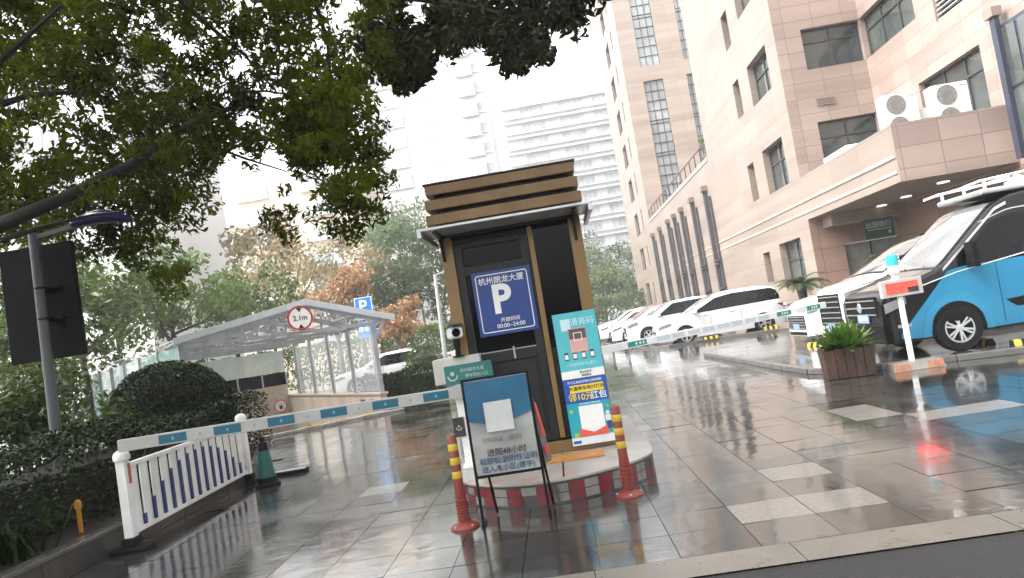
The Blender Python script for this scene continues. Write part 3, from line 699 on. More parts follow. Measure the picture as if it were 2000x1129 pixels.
p = at(692, 548, 33); tree('maple_tree', 'orange maple tree behind the blue parking sign', p.x, 33, 5, (1.1, 1.0, 0.75, p.z), LEAF['org'], 26, 36, 0.2, clump=0.36, group='orange maples', bark='barkl')
p = at(650, 590, 34); tree('maple_tree', 'low orange maple above the ramp canopy ridge', p.x, 34, 4, (1.5, 1.0, 0.7, p.z), LEAF['org'], 24, 30, 0.2, clump=0.4, group='orange maples', bark='barkl')
p = at(780, 625, 31); tree('maple_tree', 'bushy orange maple right of the blue parking sign', p.x, 31, 3, (1.15, 0.9, 0.95, p.z), LEAF['org'], 34, 44, 0.18, clump=0.36, group='orange maples', bark='barkl')

# big street tree whose branches hang over the upper left of the view
t = thing('street_tree', 'large dark evergreen tree overhanging the upper left of the view', 'tree', (-9.6, 7.6, 0.2))
org = Vector((-9.6, 7.6, 0.2))
bt = MB()
limb = [Vector((-9.6, 7.6, 0.2)), Vector((-9.3, 7.6, 1.6)), Vector((-8.6, 7.6, 2.7)), at(0, 440, 7.3), at(130, 385, 7.35), at(250, 325, 7.4), at(370, 245, 7.5), at(440, 215, 7.6), at(520, 190, 7.8)]
bt.path([p-org for p in limb], [0.24, 0.2, 0.14, 0.082, 0.066, 0.056, 0.044, 0.03, 0.016], 10)
def twig(pts, r0, r1):
    bt.path([p-org for p in pts], list(np.linspace(r0, r1, len(pts))), 6)
twig([at(330, 270, 7.9), at(400, 280, 8.2), at(480, 310, 8.5), at(560, 335, 8.8)], 0.03, 0.008)
twig([at(380, 242, 8.0), at(440, 180, 8.0), at(520, 178, 8.2), at(600, 190, 8.4)], 0.028, 0.008)
twig([at(390, 232, 8.0), at(430, 170, 7.8), at(470, 150, 7.6)], 0.02, 0.006)
twig([at(0, 205, 7.2), at(60, 185, 7.3), at(150, 180, 7.5), at(240, 200, 7.7)], 0.04, 0.01)
twig([at(0, 470, 7.2), at(80, 445, 7.4), at(180, 420, 7.7), at(280, 412, 8.0)], 0.03, 0.008)
twig([at(340, -10, 7.0), at(420, 60, 7.4), at(480, 110, 7.8), at(540, 180, 8.2)], 0.03, 0.008)
twig([Vector((-8.9, 7.6, 2.3)), at(-60, 240, 7.2), at(0, 120, 7.0), at(120, 10, 6.8)], 0.05, 0.02)
twig([Vector((-8.9, 7.6, 2.3)), at(-120, 60, 7.0), at(150, -120, 7.0), at(420, -60, 7.2), at(700, -20, 7.6), at(900, 10, 8.0), at(1040, 40, 8.2)], 0.13, 0.01)
twig([at(600, -40, 7.5), at(640, 80, 7.9), at(650, 220, 8.3), at(655, 380, 8.6)], 0.03, 0.006)
bt.build('trunk', M['bark'], t, smooth=True)
CROWN = [(-40, -40), (1150, -40), (1152, 25), (1122, 70), (1090, 68), (1062, 120), (1000, 140), (965, 105), (930, 80), (905, 66), (885, 105), (835, 120), (812, 190), (782, 185), (765, 140), (722, 150), (742, 250), (765, 350), (748, 430), (700, 475), (640, 455), (610, 420), (560, 475), (480, 480), (440, 440), (470, 400), (430, 395), (390, 425), (348, 470), (362, 560), (330, 590), (290, 530), (200, 500), (150, 530), (90, 470), (-40, 480)]
GAPS = [(820, 30, 38), (690, 45, 50), (430, 345, 40), (500, 370, 42), (455, 130, 26), (620, 330, 26), (560, 240, 22), (70, 280, 46), (470, 420, 40), (410, 60, 22), (300, 130, 16), (250, 60, 14), (700, 120, 20), (910, 40, 14), (650, 130, 18), (240, 455, 26), (950, 20, 20), (160, 300, 18), (560, 120, 16), (520, 290, 18), (200, 240, 14)]
GLOW = []
cl = []; rr = []; tipc = []; tipr = []
while len(cl) < 930:
    px, py = RNG.uniform(-40, 1155), RNG.uniform(-40, 595)
    if not inpoly(px, py, CROWN): continue
    if any((px-a)**2+(py-b_)**2 < (r*RNG.uniform(0.9, 1.25))**2 for a, b_, r in GAPS): continue
    if px > 780 and RNG.random() < 0.15: continue
    if 380 < px < 640 and 290 < py and RNG.random() < 0.75: continue
    Y = RNG.uniform(8.0, 10.2) if RNG.random() < 0.76 and py < 390 else (RNG.uniform(9.0, 10.6) if py >= 390 else RNG.uniform(6.8, 7.6))
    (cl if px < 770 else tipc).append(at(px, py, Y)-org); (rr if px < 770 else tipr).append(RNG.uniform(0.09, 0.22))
for c0, R0, n0 in (((620, 270), 75, 60), ((660, 170), 60, 30), ((330, 320), 90, 60), ((780, 90), 60, 40), ((60, 390), 80, 30), ((250, 380), 90, 50), ((120, 60), 120, 30), ((900, 30), 60, 45), ((1010, 70), 55, 40), ((800, 130), 45, 35), ((1090, 20), 40, 16), ((620, 250), 60, 40), ((700, 60), 30, 8)):      # dense masses
    for _ in range(n0):
        a, q = RNG.uniform(0, 6.28), R0*math.sqrt(RNG.random())
        (cl if c0[0] < 770 else tipc).append(at(c0[0]+q*math.cos(a), c0[1]+q*math.sin(a), RNG.uniform(9.0, 10.2))-org); (rr if c0[0] < 770 else tipr).append(RNG.uniform(0.12, 0.24))
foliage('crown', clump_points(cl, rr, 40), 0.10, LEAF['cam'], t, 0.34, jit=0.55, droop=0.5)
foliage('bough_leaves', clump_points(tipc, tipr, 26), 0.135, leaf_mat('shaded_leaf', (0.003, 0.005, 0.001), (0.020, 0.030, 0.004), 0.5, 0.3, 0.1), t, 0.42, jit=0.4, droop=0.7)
cl = []; rr = []
for _ in range(1000):        # unseen crown overhead, extended past the camera and thickened to shade the left
    cl.append((RNG.uniform(-16, -2.0)-org.x, RNG.uniform(-6.0, 11)-org.y, RNG.uniform(6.4, 10)-org.z)); rr.append(RNG.uniform(0.4, 0.8))
foliage('unseen_shade_crown', clump_points(cl, rr, 42), 0.22, LEAF['cam'], t, 0.45)

def hedge_points(x0, x1, y0, y1, z0, z1, n, wob=0.08):
    """points near the skin of a clipped block"""
    out = []
    A = [((x1-x0)*(y1-y0), 'top'), ((y1-y0)*(z1-z0), 'x0'), ((y1-y0)*(z1-z0), 'x1'), ((x1-x0)*(z1-z0), 'y0'), ((x1-x0)*(z1-z0), 'y1')]
    pr = np.array([a for a, _ in A]); pr /= pr.sum()
    for f in RNG.choice(5, n, p=pr):
        x, y, z = RNG.uniform(x0, x1), RNG.uniform(y0, y1), RNG.uniform(z0, z1); d = abs(RNG.normal(0, wob))
        if f == 0: z = z1-d
        elif f == 1: x = x0+d
        elif f == 2: x = x1-d
        elif f == 3: y = y0+d
        else: y = y1-d
        z += 0.06*math.sin(3.1*x+1.3*y)+0.05*math.sin(5.3*y-2*x)
        out.append((x, y, z))
    return np.array(out)
# near hedge
t = thing('clipped_hedge', 'dark glossy hedge behind the low stone wall at left', 'hedge', (-6.0, 8.0, 0.2))
b = MB(); b.box(-0.6, 0.5, -4.3, 4.4, 0.0, 0.62); b.build('branches', mat('hedge_core', (0.010, 0.011, 0.007), 0.9), t)
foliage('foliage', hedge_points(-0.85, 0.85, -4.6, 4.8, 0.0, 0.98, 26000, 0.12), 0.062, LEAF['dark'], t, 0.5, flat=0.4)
t = thing('low_shrub', 'dark strappy plants sprawling over the stone edging at far left', 'plant', (-5.2, 6.0, 0.22))
pts = MB()
for k in range(170):
    a = RNG.uniform(0, 6.28); x, y = RNG.uniform(-0.35, 0.25), RNG.uniform(-1.5, 0.9); l = RNG.uniform(0.25, 0.5); dx, dy = math.cos(a), math.sin(a); w_ = 0.016
    p0 = Vector((x, y, 0)); p1 = p0+Vector((dx*l*0.45, dy*l*0.45, l*0.75)); p2 = p0+Vector((dx*l*0.95, dy*l*0.95, l*0.55)); s = Vector((-dy, dx, 0))*w_
    pts.add([p0-s, p0+s, p1+s, p1-s, p2], [(0, 1, 2, 3), (3, 2, 4)])
pts.build('foliage', LEAF['dark'], t, recalc=False)
# round clipped bush beside the ramp canopy
t = thing('round_bush', 'large dark dome shaped clipped bush in front of the canopy', 'bush', (-6.28, 11.6, 0.26), 0, 'dome bushes')
b = MB(); b.lathe([(0.05, 0.1), (0.8, 0.3), (0.9, 0.8), (0.72, 1.25), (0.4, 1.5), (0.05, 1.58)], 18); b.build('branches', mat('hedge_core', (0.01, 0.011, 0.007), 0.9), t, smooth=True)
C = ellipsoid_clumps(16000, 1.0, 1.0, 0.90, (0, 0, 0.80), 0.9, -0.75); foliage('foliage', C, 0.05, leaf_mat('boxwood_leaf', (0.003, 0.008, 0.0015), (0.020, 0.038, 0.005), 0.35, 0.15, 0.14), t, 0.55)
t = thing('round_bush', 'small grey green dome bush beyond the canopy, left of the booth', 'bush', (-4.75, 26.2, 0), 0, 'dome bushes')
b = MB(); b.lathe([(0.3, 0.0), (0.52, 0.6), (0.48, 1.1), (0.05, 1.4)], 14); b.build('branches', mat('hedge_core2', (0.03, 0.035, 0.02), 0.9), t, smooth=True)
C = ellipsoid_clumps(2400, 0.68, 0.68, 0.62, (0, 0, 0.95), 0.85); foliage('foliage', C, 0.075, LEAF['fresh'], t, 0.55)
# box hedge beyond
t = thing('clipped_hedge', 'box hedge between the canopy and the ticket booth', 'hedge', (-4.75, 22.6, 0))
b = MB(); b.box(-1.05, 0.95, -0.5, 0.6, 0, 0.72); b.build('branches', mat('hedge_core2', (0.03, 0.035, 0.02), 0.9), t)
foliage('foliage', hedge_points(-1.2, 1.1, -0.65, 0.8, 0.0, 0.88, 5000, 0.07), 0.08, LEAF['dark'], t, 0.55)
t = thing('flowering_shrub', 'pale yellow green bed of shrubs behind the box hedge', 'shrub', (-5.0, 24.3, 0))
foliage('foliage', hedge_points(-1.3, 1.4, -0.5, 0.5, 0.35, 0.8, 2000, 0.1), 0.09, leaf_mat('pale_shrub_leaf', (0.09, 0.11, 0.04), (0.24, 0.24, 0.11), 0.4, 0.3), t, 0.5)
b = MB()
for k in range(12): b.path([(-1.2+0.22*k, 0, 0), (-1.2+0.23*k, 0.05, 0.6)], 0.012, 5)
b.build('branches', M['bark'], t)
# loose bright shrubs behind the near hedge
for (px, py, Y, rx, rz, lb) in ((60, 770, 11.5, 1.1, 0.55, 'bright leafy shrub at the left edge behind the hedge'), (95, 735, 12.5, 0.9, 0.5, 'bright leafy shrub behind the foot of the lamp post'), (20, 690, 14.5, 1.4, 0.8, 'tall bright shrub under the black sign board'),
                                (110, 830, 9.6, 1.0, 0.3, 'fresh green shrub tops behind the hedge at the lamp foot'), (20, 800, 9.8, 0.8, 0.35, 'fresh green shrub at the left edge just behind the hedge')):
    p = at(px, py, Y); t = thing('leafy_shrub', lb, 'shrub', (p.x, Y, 0.2), 0, 'bright shrubs behind the hedge'); cz = p.z-0.2
    b = MB()
    for k in range(6):
        a = k*1.05; b.path([(0.05*math.cos(a), 0.05*math.sin(a), 0), (rx*0.3*math.cos(a), rx*0.3*math.sin(a), cz*0.6), (rx*0.55*math.cos(a), rx*0.5*math.sin(a), cz+rz*0.3)], [0.02, 0.014, 0.006], 5)
    b.build('stem', M['bark'], t)
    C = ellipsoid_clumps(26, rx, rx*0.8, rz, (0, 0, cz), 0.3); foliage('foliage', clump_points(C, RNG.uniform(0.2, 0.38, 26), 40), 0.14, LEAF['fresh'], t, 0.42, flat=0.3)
tree('leafy_tree', 'dark leafy tree between the sign board and the ramp canopy', at(215, 540, 32).x, 32, 5, (2.6, 2.0, 2.4, 5.6), LEAF['fresh'], 46, 45, 0.16, clump=0.45, shell=0.2)
t = thing('tall_hedge', 'loose green hedge closing off the car park beyond the ramp', 'hedge', (-18.0, 43.0, 0))
b = MB()
for k in range(30): b.path([(-11+0.75*k, 0, 0), (-11+0.77*k, 0.1, 1.6)], 0.03, 5)
b.build('stem', M['bark'], t)
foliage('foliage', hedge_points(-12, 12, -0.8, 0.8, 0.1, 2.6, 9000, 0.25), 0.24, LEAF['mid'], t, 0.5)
t = thing('tall_hedge', 'hazy hedge at the far end of the street beyond the parked cars', 'hedge', (-4.0, 72.0, 0))
b = MB()
for k in range(30): b.path([(-12+0.85*k, 0, 0), (-12+0.87*k, 0.1, 1.6)], 0.03, 5)
b.build('stem', M['bark'], t)
foliage('foliage', hedge_points(-13, 13, -1, 1, 0.1, 3.4, 8000, 0.3), 0.34, LEAF['far'], t, 0.5)
# bush on the roof terrace
t = thing('terrace_bush', 'green bush behind the railing of the roof terrace', 'bush', (10.9, 43.6, 9.41))
b = MB(); b.box(-0.5, 0.5, -0.5, 0.5, 0, 0.4); b.build('planter', M['conc'], t)
C = ellipsoid_clumps(20, 0.75, 0.9, 0.7, (0, 0, 1.1), 0.2); foliage('foliage', clump_points(C, RNG.uniform(0.2, 0.4, 20), 40), 0.16, LEAF['mid'], t, 0.5)

def sago(label, x, y, z0, th, n, fl):
    t = thing('sago_palm', label, 'palm', (x, y, z0), 0, 'sago palms by the porch')
    b = MB(); b.lathe([(0.26, 0), (0.32, 0.28), (0.3, 0.3), (0.27, 0.28), (0.02, 0.27)], 18); b.build('pot', mat('palm_pot', (0.10, 0.09, 0.08), 0.6), t, smooth=True)
    b = MB(); b.lathe([(0.13, 0.2), (0.15, 0.4), (0.13, th*0.7), (0.17, th), (0.08, th+0.1)], 14); b.build('trunk', M['pine'], t, smooth=True)
    b = MB()
    for k in range(n):
        a = 2.399*k+RNG.uniform(-.2, .2); el = RNG.uniform(0.15, 1.2); L_ = fl*RNG.uniform(0.8, 1.1)
        d = Vector((math.cos(a), math.sin(a), 0)); s = Vector((-d.y, d.x, 0)); P = []
        for i in range(9):
            u = i/8; P.append(Vector((0, 0, th+0.05))+d*L_*u*math.cos(el*(1-0.45*u))+Vector((0, 0, L_*(math.sin(el)*u-0.62*u*u))))
        for i in range(8): b.bar(P[i], P[i+1], 0.012, 0.012)
        for i in range(1, 17):
            u = i/17*8; i0 = int(u); q = P[i0].lerp(P[i0+1], u-i0); dr = (P[i0+1]-P[i0]).normalized(); ll = 0.17*math.sin(math.pi*(0.15+0.8*i/17))+0.04
            for sg in (-1, 1):
                tip = q+s*sg*ll+dr*ll*0.55+Vector((0, 0, 0.25*ll)); b.add([q-dr*0.024, q+dr*0.024, tip], [(0, 1, 2)])
    b.build('crown', LEAF['palm'], t, recalc=False)
sago('sago palm in a pot behind the white van nearest the tail light', 8.15, 24.6, 0.085, 1.35, 26, 0.95)
sago('sago palm showing above the bonnet of the white saloon', 9.55, 21.2, 0.085, 1.55, 26, 0.95)
t = thing('low_wall', 'low cream stone wall behind the first sago palm', 'wall', (9.25, 26.3, 0.085))
b = MB(); b.box(-1.1, 0.75, 0, 0.3, 0, 0.82); b.build('wall', M['stonel'], t); b = MB(); b.box(-1.15, 0.75, -0.04, 0.34, 0.822, 0.9); b.build('coping', M['cream'], t, bevel=0.01)

# planter box in front of the parked vans
t = thing('wooden_planter', 'brown slatted wooden planter box with broad leaved green plant', 'planter', (4.47, 12.02, 0.0), RAD(-12))
b = MB()
for k in range(5):
    u = -0.30+0.13*k
    for sgn in (-1, 1):
        b.add([(u-0.062, -0.30*1.0, 0.02), (u+0.062, -0.30, 0.02), (u*1.1+0.066, -0.34, 0.46), (u*1.1-0.066, -0.34, 0.46)] if sgn < 0 else [(u-0.062, 0.34, 0.02), (u+0.062, 0.34, 0.02), (u*1.1+0.066, 0.38, 0.46), (u*1.1-0.066, 0.38, 0.46)], [(0, 1, 2, 3)])
b = MB()
for k in range(5):
    for side in range(4):
        u = -0.264+0.132*k; R4 = Matrix.Rotation(side*math.pi/2, 3, 'Z')
        vs = [R4 @ Vector(v) for v in ((u-0.062, -0.345, 0.01), (u+0.062, -0.345, 0.01), ((u+0.062)*1.05, -0.372, 0.45+0.012*((k*7+side) % 3)), ((u-0.062)*1.05, -0.372, 0.45+0.012*((k*5+side) % 3)),
                                       (u-0.062, -0.320, 0.01), (u+0.062, -0.320, 0.01), ((u+0.062)*1.05, -0.347, 0.45), ((u-0.062)*1.05, -0.347, 0.45))]
        b.add(vs, [(0, 1, 2, 3), (5, 4, 7, 6), (0, 4, 5, 1), (1, 5, 6, 2), (2, 6, 7, 3), (3, 7, 4, 0)])
b.build('box', M['wood'], t)
b = MB(); b.box(-0.31, 0.31, -0.31, 0.31, 0.0, 0.40); b.build('soil', M['soil'], t)
b = MB()
for k in range(260):
    a = RNG.uniform(0, 6.28); l = RNG.uniform(0.28, 0.6); el = RNG.uniform(0.2, 1.5); r0 = RNG.uniform(0, 0.22)
    d = Vector((math.cos(a), math.sin(a), 0)); s = Vector((-d.y, d.x, 0)); p = d*r0+Vector((0, 0, 0.40)); w_ = RNG.uniform(0.03, 0.055)
    P = [p+d*l*u*math.cos(el)+Vector((0, 0, l*u*math.sin(el)-0.16*u*u*l)) for u in (0, 0.3, 0.65, 1.0)]
    b.add([P[0]-s*0.01, P[0]+s*0.01, P[1]+s*w_, P[1]-s*w_, P[2]+s*w_*0.9, P[2]-s*w_*0.9, P[3]], [(0, 1, 2, 3), (3, 2, 4, 5), (5, 4, 6)])
b.build('plant', LEAF['pot'], t, recalc=False)

# ------------------------------------------------------------------ ticket booth and its island
t = thing('traffic_island', 'pale topped kerb island with red and white painted edge under the ticket booth', 'island', (0, 0, 0))
ctl = [(-1.24, 9.9), (-1.24, 8.5), (-1.22, 7.7), (-1.05, 7.02), (-0.62, 6.62), (-0.1, 6.54), (0.36, 6.74), (0.62, 6.98), (0.74, 7.35), (0.74, 8.5), (0.74, 9.9)]
def smooth_poly(P, n=8):
    out = []
    for i in range(len(P)-1):
        p0, p1, p2, p3 = [Vector(P[min(max(k, 0), len(P)-1)]) for k in (i-1, i, i+1, i+2)]
        for q in range(n):
            u = q/n; out.append(0.5*((2*p1)+(-p0+p2)*u+(2*p0-5*p1+4*p2-p3)*u*u+(-p0+3*p1-3*p2+p3)*u**3))
    out.append(Vector(P[-1])); return [(p.x, p.y) for p in out]
ctl = smooth_poly(ctl)
b = MB(); b.prism(ctl, -0.01, 0.185, 'xy'); b.build('kerb_side', mat('island_side', (0.035, 0.034, 0.032), 0.35, var=0.4, vscale=6, dirt=((0.02, 0.02, 0.02), 4, 0.9)), t)
b = MB(); b.prism([(x*1.015, 6.9+(y-6.9)*1.01 if y < 9 else y) for x, y in ctl], 0.187, 0.207, 'xy'); b.build('top_slab', M['island'], t, bevel=0.006)
dl = [0.0]
for (xa, ya), (xb, yb) in zip(ctl, ctl[1:]): dl.append(dl[-1]+math.hypot(xb-xa, yb-ya))
def along(s):
    for i in range(len(ctl)-1):
        if dl[i+1] >= s:
            u = (s-dl[i])/(dl[i+1]-dl[i]); (xa, ya), (xb, yb) = ctl[i], ctl[i+1]
            d = Vector((xb-xa, yb-ya)).normalized(); return Vector((xa+(xb-xa)*u, ya+(yb-ya)*u)), Vector((d.y, -d.x))
    return Vector(ctl[-1]), Vector((1, 0))
RB = mat('island_red', (0.15, 0.008, 0.013), 0.4, dirt=((0.03, 0.015, 0.015), 12, 0.7)); WB = mat('island_white', (0.18, 0.17, 0.155), 0.4, dirt=((0.03, 0.03, 0.028), 12, 0.95)); s = 1.9; k = 0
while s < dl[-1]-1.9:
    for row, (za, zb_) in enumerate(((0.015, 0.088), (0.098, 0.165))):
        if RNG.random() < 0.12: continue
        q = []
        for i in range(3):
            p, nn = along(s+0.135*i/2+0.003); p = p-nn*-0.004 if False else p+nn*(-0.004 if (nn.y > 0 and abs(nn.x) < 0.9) else 0.004); q.append(p)
        tg = MB()
        for i in range(2): tg.quad((q[i].x, q[i].y, za), (q[i+1].x, q[i+1].y, za), (q[i+1].x, q[i+1].y, zb_), (q[i].x, q[i].y, zb_))
        isr = (k+row*(1 if 5 < k < 9 else 0)) % 2
        tg.build('red_block' if isr else 'white_block', RB if isr else WB, t)
    s += 0.142; k += 1
b = MB(); b.box(-0.14, -0.125, 6.62, 7.8, 0.207, 0.2085); b.build('slab_joint', M['black'], t)
b = MB()
for x0, x1, y_ in ((-0.12, -0.02, 6.66), (-0.52, -0.38, 6.68), (-0.86, -0.70, 6.82), (-1.05, -0.98, 7.02)): b.add([(x0, y_+0.012, 0.2085), (x1, y_, 0.2085), (x1, y_+0.028, 0.2085), (x0, y_+0.04, 0.2085)], [(0, 1, 2, 3)])
b.build('red_mark', M['pred'], t)
t = thing('door_mat', 'orange brown mat on the island in front of the booth door', 'mat', (0.03, 7.45, 0.2085))
b = MB(); b.box(-0.34, 0.25, -0.16, 0.2, 0, 0.012); b.build('mat', M['mat_o'], t, bevel=0.003)
b = MB(); b.box(-0.325, 0.235, -0.145, 0.185, 0.0122, 0.016); b.build('pile', M['mat_o'], t)

bo = thing('ticket_booth', 'dark glazed parking booth with bronze corner posts and three tiered bronze roof', 'booth', (-0.32, 7.85, 0.205))
Z0 = 0.205
def bx(name, m, *boxes, bevel=0.004, parent=None):
    b = MB()
    for q in boxes: b.box(q[0]+0.32, q[1]+0.32, q[2]-7.85, q[3]-7.85, q[4]-Z0, q[5]-Z0)
    return b.build(name, m, parent or bo, bevel=bevel)
bx('body', M['dark'], (-1.03, 0.40, 7.93, 9.3, 0.21, 0.36), (-1.03, -0.99, 7.97, 9.27, 0.36, 1.1), (0.36, 0.40, 7.97, 9.27, 0.36, 1.1), (-1.03, 0.40, 9.26, 9.3, 0.36, 1.1))
bx('header', M['dark'], (-1.03, 0.40, 7.93, 9.3, 2.3, 2.62))
bx('interior', M['black'], (-0.95, 0.3, 8.5, 9.2, 0.37, 2.25))
for x0, x1 in ((-1.07, -0.94), (0.32, 0.45)):
    for y0 in (7.84, 9.22): bx('corner_post', M['mull'], (x0, x1, y0, y0+0.12, 0.21, 2.70))
bx('mullion', M['mull'], (-0.125, -0.07, 7.82, 7.93, 1.3, 2.62), (-0.125, -0.07, 7.83, 7.93, 0.36, 1.3))
bx('sill', M['mull'], (-0.94, 0.32, 7.83, 7.95, 0.21, 0.33))
dr = bx('door', M['dark'], (-0.938, -0.85, 7.86, 7.92, 0.345, 2.56), (-0.22, -0.127, 7.86, 7.92, 0.345, 2.56), (-0.85, -0.22, 7.86, 7.92, 0.345, 0.45), (-0.85, -0.22, 7.86, 7.92, 1.24, 1.36), (-0.85, -0.22, 7.86, 7.92, 2.20, 2.30), (-0.85, -0.22, 7.88, 7.91, 0.45, 1.24), (-0.82, -0.25, 7.868, 7.882, 0.5, 1.2), (-0.85, -0.22, 7.86, 7.92, 2.5, 2.56), bevel=0.006)
b = MB(); b.box(-0.85+0.32, -0.22+0.32, 0.045, 0.055, 1.36-Z0, 2.20-Z0); b.box(-0.85+0.32, -0.22+0.32, 0.045, 0.055, 2.30-Z0, 2.5-Z0); b.build('glass', M['glassd'], dr)
b = MB(); b.bar((-0.14, -0.01, 1.05), (-0.14, -0.01, 1.18), 0.02, 0.02, (0, 1, 0)); b.box(-0.15, -0.13, -0.015, 0.02, 1.05, 1.07); b.build('handle', M['steel'], dr)
b = MB(); b.box(-0.535, 0.1, 0.004, 0.0095, 1.352-Z0, 1.362-Z0); b.build('trim', M['steel'], dr)
bx('window', M['glassd'], (-0.07, 0.32, 7.89, 7.91, 1.3, 2.62), bevel=0)
bx('window', M['glassd'], (-1.01, -1.0, 7.97, 9.2, 1.1, 2.3), bevel=0)
bx('window', M['glassd'], (0.38, 0.39, 7.97, 9.2, 1.1, 2.3), bevel=0)
bx('lower_panel', M['dark'], (-0.07, 0.32, 7.87, 7.92, 0.345, 1.3))
for k, z in enumerate((2.775, 2.935, 3.095)):
    e = 0.03*(2-k)*0.5
    bx('roof_band', M['gold'], (-1.12-e, 0.47+e, 7.70-e, 7.78, z, z+0.105), (-1.12-e, 0.47+e, 9.42, 9.5, z, z+0.105), (-1.12-e, -1.04, 7.782, 9.418, z, z+0.105), (0.39, 0.47+e, 7.782, 9.418, z, z+0.105), bevel=0.005)
bx('roof', M['dark'], (-1.03, 0.38, 7.8, 9.4, 2.63, 3.19), (-1.14, 0.49, 7.69, 9.52, 3.203, 3.222))
cn = bx('canopy', mat('canopy_metal', (0.46, 0.47, 0.46), 0.28, 0.35, dirt=((0.2, 0.2, 0.2), 5, 0.5)), (-1.2, 0.56, 7.26, 8.0, 2.665, 2.69), (-1.2, -1.16, 7.26, 8.4, 2.60, 2.664), (0.52, 0.56, 7.26, 8.4, 2.60, 2.664), bevel=0.003)
b = MB()
for x in (-0.72, 0.70): b = MB(); b.prism([(-0.05, 2.40), (-0.05, 2.46), (-0.5, 2.454), (-0.5, 2.43)], x-0.02, x+0.02, 'yz'); b.prism([(-0.02, 2.18), (-0.02, 2.45), (-0.18, 2.45)], x-0.014, x+0.014, 'yz'); b.build('bracket', M['dark'], cn)
# big blue P sign on the door
t = thing('parking_sign', 'large blue P sign with opening hours fixed on the booth door', 'sign', (-0.475, 7.845, 1.87))
b = MB(); b.box(-0.315, 0.315, -0.012, 0.006, -0.345, 0.345); b.build('panel', M['blue'], t, bevel=0.003)
def rrect(mb, hw, hh, r, th, y):
    def ring(hw, hh, r):
        P = []
        for cx, cz, a0 in ((hw-r, hh-r, 0), (-hw+r, hh-r, 90), (-hw+r, -hh+r, 180), (hw-r, -hh+r, 270)):
            for q in range(7): a = RAD(a0+15*q); P.append((cx+r*math.cos(a), y, cz+r*math.sin(a)))
        return P
    A = ring(hw, hh, r); B = ring(hw-th, hh-th, max(0.005, r-th)); n = len(A)
    mb.add(A+B, [(i, (i+1) % n, n+(i+1) % n, n+i) for i in range(n)])
b = MB(); rrect(b, 0.28, 0.31, 0.03, 0.010, -0.0145); b.build('border', M['signw'], t)
text('杭州朗龙大厦', 0.082, M['signw'], t, (-0.005, -0.0145, 0.235), bold=0.002)
text('P', 0.42, M['signw'], t, (-0.03, -0.0145, 0.02), bold=0.018, sx=0.95)
text('开放时间', 0.052, M['signw'], t, (0.03, -0.0145, -0.195), bold=0.001)
text('00:00~24:00', 0.06, M['signw'], t, (0.03, -0.0145, -0.255), bold=0.0015)
# two posters on one upright board at the booth's right corner
t = thing('poster', 'turquoise poster on the right front of the ticket booth', 'poster', (0.215, 7.79, 1.295))
b = MB(); b.box(-0.225, 0.225, -0.008, 0.008, -0.345, 0.345); b.build('sheet', M['turq'], t)
b = MB(); b.box(-0.224, 0.224, -0.011, -0.0085, -0.344, -0.262); b.build('footer', M['signw'], t)
b = MB(); b.box(-0.15, -0.05, -0.011, -0.0085, 0.16, 0.28); b.build('badge', mat('badge_pale', (0.5, 0.68, 0.70), 0.4), t, bevel=0.002)
text('H', 0.08, M['turq'], t, (-0.1, -0.0125, 0.22), bold=0.002) if False else None
text('请亮码', 0.085, mat('poster_pale', (0.42, 0.68, 0.70), 0.4), t, (0.075, -0.0095, 0.235), bold=0.003)
b = MB(); b.box(-0.085, 0.10, -0.014, -0.0085, -0.075, 0.175); b.build('notice', M['pink'], t)
b = MB(); b.box(-0.08, 0.095, -0.0165, -0.0145, 0.065, 0.168); b.build('notice_photo', M['brown'], t)
b = MB(); rrect(b, 0.045, 0.045, 0.004, 0.008, -0.0175)
for v in range(len(b.v)): b.v[v] = (b.v[v][0]+0.008, b.v[v][1], b.v[v][2]+0.085)
b.build('notice_frame', M['signw'], t)
for k in range(4):
    x = -0.14+0.09*k
    b = MB(); b.box(x-0.022, x+0.022, -0.0125, -0.0085, -0.15, -0.07 if k in (0, 3) else -0.078); f = b.build('phone_icon', M['nblack'], t)
    b = MB(); b.box(x-0.018, x+0.018, -0.0135, -0.0127, -0.138, -0.09); b.build('screen', M['signw'], f)
text('一键亮码安全通行', 0.04, mat('poster_pale', (0.42, 0.68, 0.70), 0.4), t, (0.0, -0.0095, -0.205), bold=0.001)
text('请主动出示', 0.026, M['nblack'], t, (0.03, -0.0125, -0.287), bold=0.0008); text('谢谢配合', 0.026, M['nblack'], t, (0.035, -0.0125, -0.322), bold=0.0008)
t = thing('poster', 'blue and teal red packet poster standing below the turquoise one', 'poster', (0.215, 7.785, 0.605))
b = MB(); b.box(-0.225, 0.225, -0.008, 0.008, -0.345, 0.340); b.build('sheet', M['pblue'], t)
b = MB(); b.box(-0.224, 0.224, -0.0105, -0.0085, -0.262, 0.09); b.build('teal_field', M['pteal'], t)
b = MB(); b.box(-0.224, 0.224, -0.0105, -0.0085, -0.344, -0.2625); b.build('footer', mat('poster_footer', (0.62, 0.66, 0.68), 0.4), t)
b = MB(); b.box(-0.21, -0.13, -0.0125, -0.0107, -0.325, -0.295); b.build('footer_tab', M['pblue'], t)
text('开卡立减支付有礼扫码领取', 0.030, M['signw'], t, (0.0, -0.0095, 0.305), bold=0.001)
b = MB(); b.prism([(-0.165, 0.195), (0.19, 0.195), (0.19, 0.275), (-0.165, 0.275)], -0.0115, -0.0085); b.build('yellow_strip', M['pyel'], t)
text('开通停车场付打折', 0.047, M['nblack'], t, (0.012, -0.0125, 0.236), bold=0.0018)
text('领10元', 0.088, M['pyel'], t, (-0.06, -0.0115, 0.145), bold=0.004)
text('红包', 0.085, M['signw'], t, (0.125, -0.0115, 0.145), bold=0.004)
text('活动详情扫码了解更多内容', 0.018, M['signw'], t, (0.02, -0.0115, 0.075), bold=0.0005)
